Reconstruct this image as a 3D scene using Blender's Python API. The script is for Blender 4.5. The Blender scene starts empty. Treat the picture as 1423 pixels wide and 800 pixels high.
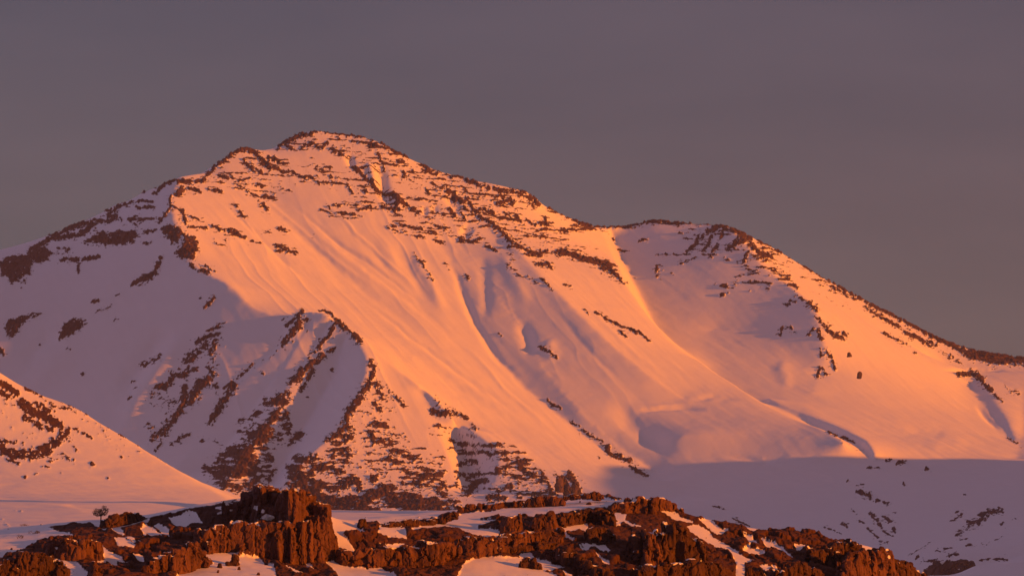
import bpy, bmesh, math, random
import numpy as np
from mathutils import Vector

# ------------------------------------------------------------------ camera
scene = bpy.context.scene
F = 6770.0                       # focal length in photo pixels (1423 wide)
PITCH = math.atan(320.0 / F)
CP, SP = math.cos(PITCH), math.sin(PITCH)
cam_data = bpy.data.cameras.new('camera')
cam_data.sensor_width = 36.0
cam_data.sensor_fit = 'HORIZONTAL'
cam_data.lens = 36.0 * F / 1423.0
cam_data.clip_start = 1.0
cam_data.clip_end = 90000.0
cam = bpy.data.objects.new('camera', cam_data)
cam.rotation_euler = (math.radians(90) + PITCH, 0, 0)
scene.collection.objects.link(cam)
scene.camera = cam

# ------------------------------------------------------------------ sky, sun, exposure
SUN_AZ = math.radians(69.0)      # from straight behind the camera towards the right
SUN_EL = math.radians(7.5)
sun_vec = Vector((math.sin(SUN_AZ) * math.cos(SUN_EL), -math.cos(SUN_AZ) * math.cos(SUN_EL), math.sin(SUN_EL)))

world = bpy.data.worlds.new('World')
scene.world = world
world.use_nodes = True
wt = world.node_tree
wt.nodes.clear()
w_out = wt.nodes.new('ShaderNodeOutputWorld')
w_bg = wt.nodes.new('ShaderNodeBackground')
w_sky = wt.nodes.new('ShaderNodeTexSky')
w_sky.sky_type = 'NISHITA'
w_sky.sun_disc = False
w_sky.sun_elevation = SUN_EL
w_sky.sun_rotation = math.pi / 2 + (math.pi / 2 - SUN_AZ)
w_sky.altitude = 2000.0
w_sky.air_density = 1.0
w_sky.dust_density = 2.0
w_sky.ozone_density = 1.0
# thin even overcast: the clear sky is tinted and flattened by a high veil of cloud
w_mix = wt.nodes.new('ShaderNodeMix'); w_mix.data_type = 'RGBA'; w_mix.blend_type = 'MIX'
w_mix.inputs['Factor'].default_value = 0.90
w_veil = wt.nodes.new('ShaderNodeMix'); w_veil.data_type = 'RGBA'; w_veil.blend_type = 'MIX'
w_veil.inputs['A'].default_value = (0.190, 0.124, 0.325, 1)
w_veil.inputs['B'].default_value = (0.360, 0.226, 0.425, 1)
w_tc = wt.nodes.new('ShaderNodeTexCoord')
w_map = wt.nodes.new('ShaderNodeMapping')
w_map.inputs['Scale'].default_value = (9.0, 9.0, 42.0)
w_noise = wt.nodes.new('ShaderNodeTexNoise')
w_noise.inputs['Scale'].default_value = 1.0
w_noise.inputs['Detail'].default_value = 5.0
w_noise.inputs['Roughness'].default_value = 0.5
w_ramp = wt.nodes.new('ShaderNodeMapRange')
w_ramp.inputs['From Min'].default_value = 0.3
w_ramp.inputs['From Max'].default_value = 0.72
wt.links.new(w_tc.outputs['Generated'], w_map.inputs['Vector'])
wt.links.new(w_map.outputs['Vector'], w_noise.inputs['Vector'])
wt.links.new(w_noise.outputs['Fac'], w_ramp.inputs['Value'])
wt.links.new(w_ramp.outputs['Result'], w_veil.inputs['Factor'])
wt.links.new(w_sky.outputs['Color'], w_mix.inputs['A'])
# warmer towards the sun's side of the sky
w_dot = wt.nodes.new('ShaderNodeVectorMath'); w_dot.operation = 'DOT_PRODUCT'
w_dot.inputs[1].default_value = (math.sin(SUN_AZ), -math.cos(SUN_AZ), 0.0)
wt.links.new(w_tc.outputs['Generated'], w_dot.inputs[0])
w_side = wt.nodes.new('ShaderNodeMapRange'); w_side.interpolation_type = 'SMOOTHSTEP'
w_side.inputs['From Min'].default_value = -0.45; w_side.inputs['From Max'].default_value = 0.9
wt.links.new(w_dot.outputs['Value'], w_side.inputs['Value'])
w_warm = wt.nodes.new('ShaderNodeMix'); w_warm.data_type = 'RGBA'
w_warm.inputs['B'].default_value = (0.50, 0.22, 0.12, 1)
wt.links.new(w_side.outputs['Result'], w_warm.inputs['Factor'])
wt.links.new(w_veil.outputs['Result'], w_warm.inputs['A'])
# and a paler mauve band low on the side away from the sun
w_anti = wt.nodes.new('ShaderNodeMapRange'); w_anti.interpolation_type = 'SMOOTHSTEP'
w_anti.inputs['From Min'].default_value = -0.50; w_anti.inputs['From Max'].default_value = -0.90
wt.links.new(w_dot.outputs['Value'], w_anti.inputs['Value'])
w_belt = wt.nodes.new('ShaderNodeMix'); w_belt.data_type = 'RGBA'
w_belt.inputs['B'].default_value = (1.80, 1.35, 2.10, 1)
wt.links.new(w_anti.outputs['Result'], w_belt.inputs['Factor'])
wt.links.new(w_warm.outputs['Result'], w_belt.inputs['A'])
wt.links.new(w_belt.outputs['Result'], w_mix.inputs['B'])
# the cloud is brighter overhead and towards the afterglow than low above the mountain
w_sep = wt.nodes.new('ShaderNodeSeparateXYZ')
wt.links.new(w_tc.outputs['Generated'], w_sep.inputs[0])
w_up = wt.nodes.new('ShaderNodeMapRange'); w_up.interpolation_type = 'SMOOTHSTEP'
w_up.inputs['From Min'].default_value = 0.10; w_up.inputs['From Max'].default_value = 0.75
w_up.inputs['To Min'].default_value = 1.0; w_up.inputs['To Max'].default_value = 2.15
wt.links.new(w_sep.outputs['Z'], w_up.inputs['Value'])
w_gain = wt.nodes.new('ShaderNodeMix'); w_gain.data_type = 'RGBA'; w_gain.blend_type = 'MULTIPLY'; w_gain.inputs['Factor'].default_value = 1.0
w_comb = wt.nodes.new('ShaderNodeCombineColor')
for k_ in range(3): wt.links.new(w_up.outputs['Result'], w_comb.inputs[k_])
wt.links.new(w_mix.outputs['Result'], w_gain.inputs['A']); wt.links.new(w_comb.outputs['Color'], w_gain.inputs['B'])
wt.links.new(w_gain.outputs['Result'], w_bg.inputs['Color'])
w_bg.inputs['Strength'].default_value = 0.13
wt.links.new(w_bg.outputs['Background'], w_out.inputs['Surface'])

sun_data = bpy.data.lights.new('sun', 'SUN')
sun_data.energy = 5.0
sun_data.angle = math.radians(0.55)
sun_data.color = (1.0, 0.238, 0.0)
sun = bpy.data.objects.new('sun', sun_data)
sun.rotation_euler = sun_vec.to_track_quat('Z', 'Y').to_euler()
sun.location = (3000, -2000, 3000)
scene.collection.objects.link(sun)

scene.view_settings.view_transform = 'Standard'
scene.view_settings.look = 'None'
scene.view_settings.exposure = 0.42
scene.view_settings.gamma = 1.0
scene.view_settings.use_curve_mapping = False
scene.render.engine = 'CYCLES'
scene.cycles.max_bounces = 5
scene.cycles.diffuse_bounces = 3
scene.cycles.volume_bounces = 1
scene.cycles.use_denoising = True

# ------------------------------------------------------------------ helpers
rng = np.random.default_rng(7)
random.seed(7)

def unproj(px, py, Y):
    """Point of the place that stands Y metres ahead and shows at pixel (px, py) of the photograph."""
    px = np.asarray(px, float); py = np.asarray(py, float); Y = np.asarray(Y, float)
    u = (px - 711.5) / F; v = (400.0 - py) / F
    k = Y / (CP - v * SP)
    return k * u, Y, k * (SP + v * CP)

def proj(X, Y, Z):
    d = Y * CP + Z * SP
    return 711.5 + F * X / d, 400.0 - F * (Z * CP - Y * SP) / d

def _hash(ix, iy, iz, seed):
    h = (ix.astype(np.uint32) * np.uint32(374761393)) ^ (iy.astype(np.uint32) * np.uint32(668265263)) ^ (iz.astype(np.uint32) * np.uint32(2147483647 - 58)) ^ np.uint32((seed * 974711 + 12345) & 0xffffffff)
    h = (h ^ (h >> np.uint32(13))) * np.uint32(1274126177)
    h = h ^ (h >> np.uint32(16))
    return (h & np.uint32(0xffff)).astype(np.float32) / 65535.0

def noise2(x, y, seed=0):
    fx = np.floor(x); fy = np.floor(y)
    ix = fx.astype(np.int64).astype(np.int32); iy = fy.astype(np.int64).astype(np.int32)
    tx = (x - fx).astype(np.float32); ty = (y - fy).astype(np.float32)
    tx = tx * tx * tx * (tx * (tx * 6 - 15) + 10); ty = ty * ty * ty * (ty * (ty * 6 - 15) + 10)
    z = np.zeros_like(ix)
    a = _hash(ix, iy, z, seed); b = _hash(ix + 1, iy, z, seed)
    c = _hash(ix, iy + 1, z, seed); d = _hash(ix + 1, iy + 1, z, seed)
    return (a + (b - a) * tx) * (1 - ty) + (c + (d - c) * tx) * ty      # 0..1

def noise3(x, y, z, seed=0):
    fx = np.floor(x); fy = np.floor(y); fz = np.floor(z)
    ix = fx.astype(np.int32); iy = fy.astype(np.int32); iz = fz.astype(np.int32)
    tx = (x - fx).astype(np.float32); ty = (y - fy).astype(np.float32); tz = (z - fz).astype(np.float32)
    tx = tx * tx * (3 - 2 * tx); ty = ty * ty * (3 - 2 * ty); tz = tz * tz * (3 - 2 * tz)
    def lay(k):
        a = _hash(ix, iy, iz + k, seed); b = _hash(ix + 1, iy, iz + k, seed)
        c = _hash(ix, iy + 1, iz + k, seed); d = _hash(ix + 1, iy + 1, iz + k, seed)
        return (a + (b - a) * tx) * (1 - ty) + (c + (d - c) * tx) * ty
    l0 = lay(0); l1 = lay(1)
    return l0 + (l1 - l0) * tz

def fbm2(x, y, octaves=4, seed=0, gain=0.5, lac=2.03, ridged=False):
    s = np.zeros(np.shape(x), np.float32); a = 1.0; t = 0.0
    for o in range(octaves):
        n = noise2(x, y, seed + o * 17)
        if ridged: n = 1 - np.abs(2 * n - 1)
        s += a * n; t += a; a *= gain
        x = x * lac + 11.3; y = y * lac + 5.7
    return s / t                                                        # 0..1

def fbm3(x, y, z, octaves=3, seed=0, gain=0.5, ridged=False):
    s = np.zeros(np.shape(x), np.float32); a = 1.0; t = 0.0
    for o in range(octaves):
        n = noise3(x, y, z, seed + o * 13)
        if ridged: n = 1 - np.abs(2 * n - 1)
        s += a * n; t += a; a *= gain
        x = x * 2.03 + 3.1; y = y * 2.03 + 7.7; z = z * 2.03 + 1.9
    return s / t

def sstep(a, b, x):
    t = np.clip((x - a) / (b - a), 0, 1)
    return t * t * (3 - 2 * t)

def blur(a, sx, sy):
    """Separable Gaussian blur in cells: sx along axis 1, sy along axis 0."""
    for ax, s in ((1, sx), (0, sy)):
        if s < 0.3: continue
        r = max(1, int(3 * s)); k = np.exp(-0.5 * (np.arange(-r, r + 1) / s) ** 2); k /= k.sum()
        pad = [(0, 0), (0, 0)]; pad[ax] = (r, r)
        p = np.pad(a, pad, mode='edge'); o = np.zeros_like(a)
        n = a.shape[ax]
        for i, w in enumerate(k):
            o += w * (p[:, i:i + n] if ax == 1 else p[i:i + n, :])
        a = o
    return a

def resample(a, ny, nx):
    y = np.linspace(0, a.shape[0] - 1, ny); x = np.linspace(0, a.shape[1] - 1, nx)
    y0 = np.minimum(y.astype(int), a.shape[0] - 2); x0 = np.minimum(x.astype(int), a.shape[1] - 2)
    ty = (y - y0)[:, None]; tx = (x - x0)[None, :]
    b = a[y0] * (1 - ty) + a[y0 + 1] * ty
    return b[:, x0] * (1 - tx) + b[:, x0 + 1] * tx

def solve_surface(lines, s_rng, y_rng, nx, ny, levels=4, iters=140):
    """Height grid over (X/Y, Y) stretched like a taut skin through ridge and valley lines [(px, py, km), ...]."""
    pts = []
    for ln in lines:
        ln = np.array(ln, float)
        for a, b in zip(ln[:-1], ln[1:]):
            n = 60
            t = np.linspace(0, 1, n)[:, None]
            pts.append(a + (b - a) * t)
    pts = np.concatenate(pts)
    X, Y, Z = unproj(pts[:, 0], pts[:, 1], pts[:, 2] * 1000.0)
    S = X / Y
    z = None
    for lv in range(levels - 1, -1, -1):
        mx, my = max(12, nx >> lv), max(12, ny >> lv)
        ds = (s_rng[1] - s_rng[0]) / (mx - 1); dy = (y_rng[1] - y_rng[0]) / (my - 1)
        yc = np.linspace(y_rng[0], y_rng[1], my)
        acc = np.zeros((my, mx)); cnt = np.zeros((my, mx))
        ci = np.round((S - s_rng[0]) / ds).astype(int); ri = np.round((Y - y_rng[0]) / dy).astype(int)
        ok = (ci >= 0) & (ci < mx) & (ri >= 0) & (ri < my)
        np.add.at(acc, (ri[ok], ci[ok]), Z[ok]); np.add.at(cnt, (ri[ok], ci[ok]), 1)
        fixed = cnt > 0
        val = np.where(fixed, acc / np.maximum(cnt, 1), 0)
        if z is None:
            z = np.full((my, mx), Z.mean())
            its = iters * 8
        else:
            z = resample(z, my, mx); its = iters
        z = np.where(fixed, val, z)
        wx = (1.0 / (ds * yc) ** 2)[:, None]; wy = 1.0 / dy ** 2
        den = 2 * wx + 2 * wy
        rr, cc = np.meshgrid(np.arange(my), np.arange(mx), indexing='ij')
        om = 1.75
        free = [(((rr + cc) % 2) == k) & ~fixed for k in (0, 1)]
        for it in range(its):
            for k in (0, 1):
                p = np.pad(z, 1, mode='edge')
                nz = (wx * (p[1:-1, :-2] + p[1:-1, 2:]) + wy * (p[:-2, 1:-1] + p[2:, 1:-1])) / den
                z = np.where(free[k], z + om * (nz - z), z)
    return z

def smooth_line(ln, amp=0.0):
    return ln

def cells2(x, y, seed=0):
    """Broken-stone pattern: distance to the nearest cell centre, gap to the next one, a random number per cell."""
    fx = np.floor(x); fy = np.floor(y)
    f1 = np.full(x.shape, 9.0, np.float32); f2 = f1.copy(); rid = np.zeros(x.shape, np.float32)
    z = np.zeros(x.shape, np.int32)
    for i in (-1, 0, 1):
        for j in (-1, 0, 1):
            ix = (fx + i).astype(np.int32); iy = (fy + j).astype(np.int32)
            dx = fx + i + _hash(ix, iy, z, seed) - x; dy = fy + j + _hash(ix, iy, z, seed + 1) - y
            d = np.maximum(np.abs(dx), np.abs(dy)) * 0.5 + 0.5 * np.hypot(dx, dy)
            r = _hash(ix, iy, z, seed + 2)
            near = d < f1
            f2 = np.where(near, f1, np.minimum(f2, d)); rid = np.where(near, r, rid); f1 = np.where(near, d, f1)
    return f1, f2 - f1, rid

def cells3(x, y, z, seed=0):
    fx = np.floor(x); fy = np.floor(y); fz = np.floor(z)
    f1 = np.full(x.shape, 9.0, np.float32); f2 = f1.copy(); rid = np.zeros(x.shape, np.float32)
    for i in (-1, 0, 1):
        for j in (-1, 0, 1):
            for k in (-1, 0, 1):
                ix = (fx + i).astype(np.int32); iy = (fy + j).astype(np.int32); iz = (fz + k).astype(np.int32)
                dx = fx + i + _hash(ix, iy, iz, seed) - x; dy = fy + j + _hash(ix, iy, iz, seed + 1) - y; dz = fz + k + _hash(ix, iy, iz, seed + 2) - z
                d = np.sqrt(dx * dx + dy * dy + dz * dz)
                r = _hash(ix, iy, iz, seed + 3)
                near = d < f1
                f2 = np.where(near, f1, np.minimum(f2, d)); rid = np.where(near, r, rid); f1 = np.where(near, d, f1)
    return f1, f2 - f1, rid

class Canvas:
    """A float map over photo pixels (two cells per pixel), used to lay out where bare rock or snow lies."""
    R = 2.0
    def __init__(self, x0=-60, y0=150, x1=1490, y1=840):
        self.x0, self.y0 = x0, y0
        self.w = int((x1 - x0) * self.R); self.h = int((y1 - y0) * self.R)
        self.a = np.zeros((self.h, self.w), np.float32)
    def _box(self, xs, ys, m):
        c0 = max(0, int((min(xs) - m - self.x0) * self.R)); c1 = min(self.w, int((max(xs) + m - self.x0) * self.R) + 1)
        r0 = max(0, int((min(ys) - m - self.y0) * self.R)); r1 = min(self.h, int((max(ys) + m - self.y0) * self.R) + 1)
        return c0, c1, r0, r1
    def stroke(self, pts, w, strength=1.0, mode='max'):
        xs = [p[0] for p in pts]; ys = [p[1] for p in pts]
        if len(pts) == 1: pts = [pts[0], (pts[0][0] + 0.5, pts[0][1])]
        c0, c1, r0, r1 = self._box(xs, ys, w * 2.2)
        if c1 <= c0 or r1 <= r0: return
        gx = (np.arange(c0, c1) / self.R + self.x0)[None, :]; gy = (np.arange(r0, r1) / self.R + self.y0)[:, None]
        d = np.full((r1 - r0, c1 - c0), 1e9, np.float32); along = np.zeros_like(d); run = 0.0
        for (ax, ay), (bx, by) in zip(pts[:-1], pts[1:]):
            L = (bx - ax) ** 2 + (by - ay) ** 2 + 1e-9
            t = np.clip(((gx - ax) * (bx - ax) + (gy - ay) * (by - ay)) / L, 0, 1)
            dd = np.hypot(gx - ax - t * (bx - ax), gy - ay - t * (by - ay))
            along = np.where(dd < d, run + t * math.sqrt(L), along); d = np.minimum(d, dd); run += math.sqrt(L)
        h = w * 0.5
        v = strength * np.clip(1.35 - 0.7 * d / h, 0, 1)                # 1 in the core, ~0.65 at half width, fades to 0 at ~2 half widths
        sub = self.a[r0:r1, c0:c1]
        if mode == 'max': np.maximum(sub, v, out=sub)
        elif mode == 'add':                                              # dies out towards both ends
            q = np.clip(np.minimum(along, run - along) / (0.35 * run + 1e-6), 0, 1)
            sub += strength * np.exp(-(d / h) ** 2) * q * q * (3 - 2 * q)
    def poly(self, pts, strength=1.0, soft=2.0):
        xs = np.array([p[0] for p in pts], float); ys = np.array([p[1] for p in pts], float)
        c0, c1, r0, r1 = self._box(xs, ys, soft * 2)
        if c1 <= c0 or r1 <= r0: return
        gx = (np.arange(c0, c1) / self.R + self.x0)[None, :]; gy = (np.arange(r0, r1) / self.R + self.y0)[:, None]
        ins = np.zeros((r1 - r0, c1 - c0), bool); d = np.full(ins.shape, 1e9, np.float32)
        n = len(pts)
        for i in range(n):
            ax, ay, bx, by = xs[i], ys[i], xs[(i + 1) % n], ys[(i + 1) % n]
            cond = ((ay > gy) != (by > gy))
            xi = ax + (gy - ay) * (bx - ax) / (by - ay + 1e-12)
            ins ^= cond & (gx < xi)
            L = (bx - ax) ** 2 + (by - ay) ** 2 + 1e-9
            t = np.clip(((gx - ax) * (bx - ax) + (gy - ay) * (by - ay)) / L, 0, 1)
            d = np.minimum(d, np.hypot(gx - ax - t * (bx - ax), gy - ay - t * (by - ay)))
        sd = np.where(ins, d, -d)
        v = strength * np.clip(0.65 + 0.35 * sd / soft, 0, 1)
        sub = self.a[r0:r1, c0:c1]
        np.maximum(sub, v, out=sub)
    def get(self, px, py):
        x = np.clip((px - self.x0) * self.R, 0, self.w - 1.01); y = np.clip((py - self.y0) * self.R, 0, self.h - 1.01)
        ix = x.astype(np.int32); iy = y.astype(np.int32); tx = x - ix; ty = y - iy
        a = self.a
        return (a[iy, ix] * (1 - tx) + a[iy, ix + 1] * tx) * (1 - ty) + (a[iy + 1, ix] * (1 - tx) + a[iy + 1, ix + 1] * tx) * ty

def structure(o):
    o['kind'] = 'structure'
    return o

def grid_object(name, X, Y, Z, mat, attrs=None):
    ny, nx = X.shape
    co = np.stack([X, Y, Z], -1).reshape(-1, 3).astype(np.float32)
    idx = np.arange(ny * nx, dtype=np.int32).reshape(ny, nx)
    q = np.stack([idx[:-1, :-1], idx[:-1, 1:], idx[1:, 1:], idx[1:, :-1]], -1).reshape(-1, 4)
    me = bpy.data.meshes.new(name)
    me.vertices.add(len(co)); me.vertices.foreach_set('co', co.ravel())
    me.loops.add(q.size); me.loops.foreach_set('vertex_index', q.ravel())
    me.polygons.add(len(q)); me.polygons.foreach_set('loop_start', np.arange(0, q.size, 4, dtype=np.int32))
    me.polygons.foreach_set('use_smooth', np.ones(len(q), bool))
    me.update(calc_edges=True)
    for k, v in (attrs or {}).items():
        at = me.attributes.new(k, 'FLOAT', 'POINT'); at.data.foreach_set('value', v.ravel().astype(np.float32))
    me.materials.append(mat)
    o = bpy.data.objects.new(name, me)
    scene.collection.objects.link(o)
    return o

# ------------------------------------------------------------------ materials
def nd(nt, kind, **kw):
    n = nt.nodes.new(kind)
    for k, v in kw.items():
        if k in n.inputs: n.inputs[k].default_value = v
        else: setattr(n, k, v)
    return n

def terrain_material(name, noise_scale, rock_a, rock_b, edge, bump_dist, snow=(0.80, 0.79, 0.80), snow_grain=0.6):
    m = bpy.data.materials.new(name); m.use_nodes = True
    nt = m.node_tree; nt.nodes.clear(); L = nt.links
    out = nd(nt, 'ShaderNodeOutputMaterial'); b = nd(nt, 'ShaderNodeBsdfPrincipled')
    at = nd(nt, 'ShaderNodeAttribute'); at.attribute_name = 'rock'
    geo = nd(nt, 'ShaderNodeNewGeometry')
    n1 = nd(nt, 'ShaderNodeTexNoise', Scale=noise_scale, Detail=5.0, Roughness=0.65)
    n2 = nd(nt, 'ShaderNodeTexNoise', Scale=noise_scale * 0.22, Detail=4.0, Roughness=0.6)
    L.new(geo.outputs['Position'], n1.inputs['Vector']); L.new(geo.outputs['Position'], n2.inputs['Vector'])
    # ragged edge between snow and bare rock
    ma = nd(nt, 'ShaderNodeMath', operation='MULTIPLY_ADD'); ma.inputs[1].default_value = edge; ma.inputs[2].default_value = -0.5 * edge
    L.new(n1.outputs['Fac'], ma.inputs[0])
    ad = nd(nt, 'ShaderNodeMath', operation='ADD'); L.new(at.outputs['Fac'], ad.inputs[0]); L.new(ma.outputs[0], ad.inputs[1])
    mr = nd(nt, 'ShaderNodeMapRange'); mr.inputs['From Min'].default_value = 0.46; mr.inputs['From Max'].default_value = 0.54
    L.new(ad.outputs[0], mr.inputs['Value'])
    # rock colour
    cr = nd(nt, 'ShaderNodeValToRGB')
    cr.color_ramp.elements[0].position = 0.3; cr.color_ramp.elements[0].color = (*rock_a, 1)
    cr.color_ramp.elements[1].position = 0.7; cr.color_ramp.elements[1].color = (*rock_b, 1)
    mx0 = nd(nt, 'ShaderNodeMix'); mx0.data_type = 'FLOAT'; mx0.inputs['Factor'].default_value = 0.5
    L.new(n1.outputs['Fac'], mx0.inputs['A']); L.new(n2.outputs['Fac'], mx0.inputs['B'])
    L.new(mx0.outputs['Result'], cr.inputs['Fac'])
    # snow colour: faint dust
    sr = nd(nt, 'ShaderNodeMix'); sr.data_type = 'RGBA'
    sr.inputs['A'].default_value = (snow[0] * 0.94, snow[1] * 0.93, snow[2] * 0.93, 1); sr.inputs['B'].default_value = (*snow, 1)
    L.new(n2.outputs['Fac'], sr.inputs['Factor'])
    mx = nd(nt, 'ShaderNodeMix'); mx.data_type = 'RGBA'
    L.new(mr.outputs['Result'], mx.inputs['Factor']); L.new(sr.outputs['Result'], mx.inputs['A']); L.new(cr.outputs['Color'], mx.inputs['B'])
    L.new(mx.outputs['Result'], b.inputs['Base Color'])
    b.inputs['Roughness'].default_value = 0.9
    b.inputs['Specular IOR Level'].default_value = 0.15
    # relief: rough on rock, faint on snow
    hs = nd(nt, 'ShaderNodeMath', operation='MULTIPLY_ADD'); hs.inputs[1].default_value = 1.0 - snow_grain * 0.06; hs.inputs[2].default_value = snow_grain * 0.06
    L.new(mr.outputs['Result'], hs.inputs[0])
    hh = nd(nt, 'ShaderNodeMath', operation='MULTIPLY'); L.new(n1.outputs['Fac'], hh.inputs[0]); L.new(hs.outputs[0], hh.inputs[1])
    bp = nd(nt, 'ShaderNodeBump', Strength=1.0, Distance=bump_dist)
    L.new(hh.outputs[0], bp.inputs['Height']); L.new(bp.outputs['Normal'], b.inputs['Normal'])
    L.new(b.outputs['BSDF'], out.inputs['Surface'])
    return m

MAT_MOUNTAIN = terrain_material('mountain_snow_and_rock', 0.11, (0.036, 0.020, 0.019), (0.115, 0.058, 0.044), 0.85, 3.5, snow_grain=0.6)
MAT_FORE = terrain_material('foreground_snow_and_soil', 0.9, (0.045, 0.020, 0.014), (0.125, 0.052, 0.033), 0.55, 0.32)

# ================================================================== THE MOUNTAIN
# ridge, rib, gully and foot lines: (photo x, photo y, distance in km)
SKYLINE = [(-260,420,13.3),(-80,366,13.25),(0,352,13.22),(45,345,13.2),(60,335,13.2),(75,325,13.2),(110,312,13.18),(145,295,13.16),(160,283,13.15),(182,278,13.14),(200,266,13.12),(225,258,13.1),(250,245,13.1),(272,241,13.15),(288,239,13.2),(305,225,13.25),(320,213,13.3),(332,206,13.32),(345,205,13.33),(364,209,13.36),(383,205,13.4),(395,195,13.42),(412,184,13.45),(440,180,13.45),(465,185,13.45),(490,189,13.45),(520,193,13.42),(530,198,13.4),(545,208,13.38),(575,223,13.38),(605,237,13.38),(640,246,13.36),(665,252,13.34),(700,257,13.32),(735,265,13.32),(752,283,13.4),(785,300,13.48),(822,316,13.55),(840,318,13.62),(870,314,13.68),(905,307,13.65),(948,309,13.6),(985,311,13.55),(1010,314,13.5),(1035,325,13.52),(1075,345,13.55),(1120,372,13.58),(1165,398,13.57),(1215,425,13.55),(1250,443,13.53),(1280,458,13.52),(1310,474,13.5),(1330,485,13.5),(1350,494,13.5),(1375,500,13.5),(1423,501,13.5),(1520,498,13.5),(1700,490,13.5)]
SPUR = [(248,247,13.1),(237,275,12.78),(240,300,12.55),(252,325,12.4),(262,345,12.29),(264,362,12.22),(285,378,12.12),(316,392,12.02),(333,408,11.95),(352,427,11.88),(380,438,11.81),(402,438,11.78),(425,432,11.76),(450,433,11.73),(468,447,11.69),(490,465,11.63),(520,487,11.57),(560,520,11.48),(600,548,11.38),(640,585,11.28),(690,620,11.17),(740,650,11.06),(800,672,10.95),(860,690,10.85),(905,703,10.75)]
RIBS = [
 [(425,432,11.76),(402,455,11.71),(385,485,11.66),(340,525,11.58),(300,570,11.47),(270,612,11.34),(245,650,11.16)],
 [(462,445,11.71),(440,480,11.635),(418,512,11.54),(392,550,11.42),(370,590,11.285),(335,635,11.1),(305,685,10.9)],
 [(498,472,11.61),(510,495,11.5),(508,520,11.41),(492,560,11.28),(458,605,11.12),(418,642,11.0),(395,675,10.9)],
 [(583,537,11.44),(600,570,11.335),(615,610,11.205),(630,650,11.07),(645,690,10.93)],
 [(690,620,11.17),(690,645,11.05),(678,690,10.88)],
 [(790,668,10.98),(800,682,10.9),(812,700,10.8)],
 [(365,268,13.12),(420,330,12.8),(480,400,12.41),(560,480,11.92),(640,550,11.57)],
 # main face: the fold and the ribs right of it
 [(636,338,12.96),(662,372,12.77),(692,412,12.53),(724,455,12.31),(758,515,12.0),(805,570,11.73),(860,622,11.52),(915,660,11.36)],
 [(705,335,13.0),(745,375,12.7),(790,420,12.43),(840,470,12.17),(900,520,11.95),(950,554,11.83)],
 [(836,320,13.6),(846,345,13.38),(860,370,13.12),(868,392,12.9),(885,415,12.78),(905,445,12.62),(935,475,12.45),(960,492,12.33),(1000,520,12.12),(1050,552,11.88),(1100,577,11.65),(1140,594,11.48),(1172,612,11.34)],
 # right peak spur
 [(1010,314,13.5),(1030,330,13.3),(1048,350,13.2),(1060,370,13.1),(1085,390,12.99),(1105,402,12.88),(1120,415,12.79),(1135,435,12.68),(1142,460,12.56),(1146,480,12.48),(1143,500,12.41),(1138,520,12.33),(1130,545,12.12)],
 [(990,464,12.74),(1020,462,12.72),(1060,474,12.6),(1085,483,12.52),(1105,503,12.42),(1128,522,12.3)],
 [(1065,549,11.97),(1110,569,11.81),(1165,591,11.62),(1203,609,11.43),(1216,630,11.3)],
 # right edge rib
 [(1345,519,12.95),(1368,532,12.77),(1385,555,12.52),(1402,585,12.21),(1412,615,11.95)],
 [(1300,513,13.1),(1350,514,13.1),(1423,517,13.1)],
]
GULLIES = [
 [(430,447,11.73),(397,505,11.58),(365,550,11.47),(330,600,11.33),(290,655,11.12)],
 [(478,478,11.63),(470,505,11.56),(458,535,11.48),(432,580,11.34),(398,640,11.13),(375,685,10.95)],
 [(604,556,11.43),(630,600,11.33),(650,645,11.2),(662,700,10.98)],
 [(612,338,12.95),(630,372,12.76),(645,410,12.58),(662,452,12.36),(690,495,12.14),(730,540,11.92),(780,580,11.72),(830,620,11.53),(880,652,11.36),(915,678,11.22)],
 [(850,330,13.64),(862,355,13.46),(880,395,13.16),(910,455,12.78),(945,488,12.56),(1000,529,12.25),(1050,560,12.0),(1100,585,11.79),(1150,603,11.6),(1190,620,11.44),(1215,640,11.3),(1222,690,10.6),(1232,730,9.95),(1245,770,9.25),(1255,800,8.7)],
 [(1348,537,12.81),(1363,562,12.57),(1387,590,12.26),(1406,615,11.99)],
 [(1423,545,12.75),(1423,600,12.15),(1412,640,11.6)],
]
FEET = [
 [(-260,600,11.6),(-100,600,11.9),(0,610,11.75),(100,645,11.4),(200,690,11.05),(300,712,10.85),(420,712,10.8),(520,712,10.75),(640,712,10.75),(760,707,10.72),(860,705,10.65),(905,706,10.55)],
 [(905,703,10.8),(950,690,10.85),(960,668,11.15),(960,640,11.4)],
 [(960,640,11.4),(1060,640,11.35),(1150,634,11.3),(1215,640,11.3),(1300,638,11.4),(1423,640,11.5),(1600,620,11.8)],
 [(905,562,11.77),(960,557,11.8),(1010,560,11.8),(1050,566,11.77)],
 [(950,596,11.5),(1040,600,11.5),(1120,605,11.42)],
 [(1000,715,10.4),(1100,735,10.0),(1180,765,9.4)],
 [(1600,640,11.0),(1423,700,10.3),(1350,740,9.65),(1300,775,9.0)],
 [(1600,700,9.5),(1423,770,9.1),(1350,790,8.9)],
 [(1290,832,7.8),(1355,822,7.8),(1423,812,7.8),(1600,810,7.8)],
 [(1290,808,8.2),(1330,800,8.1),(1355,784,8.15),(1423,780,8.15),(1600,778,8.2)],
 [(-260,735,7.0),(300,735,7.0),(900,745,7.0),(1250,825,7.0),(1423,830,7.0),(1700,820,7.0)],
 [(-260,720,9.2),(200,722,9.4),(600,722,9.4),(900,725,9.3)],
]
BACK = [[(-400,560,15.6),(300,520,15.6),(800,520,15.6),(1200,560,15.6),(1800,560,15.6)]]
S_R = (-0.135, 0.150)
Y_R = (7000.0, 15600.0)
BACK.append([(x, y + 45, k + 0.5) for x, y, k in SKYLINE])
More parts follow.
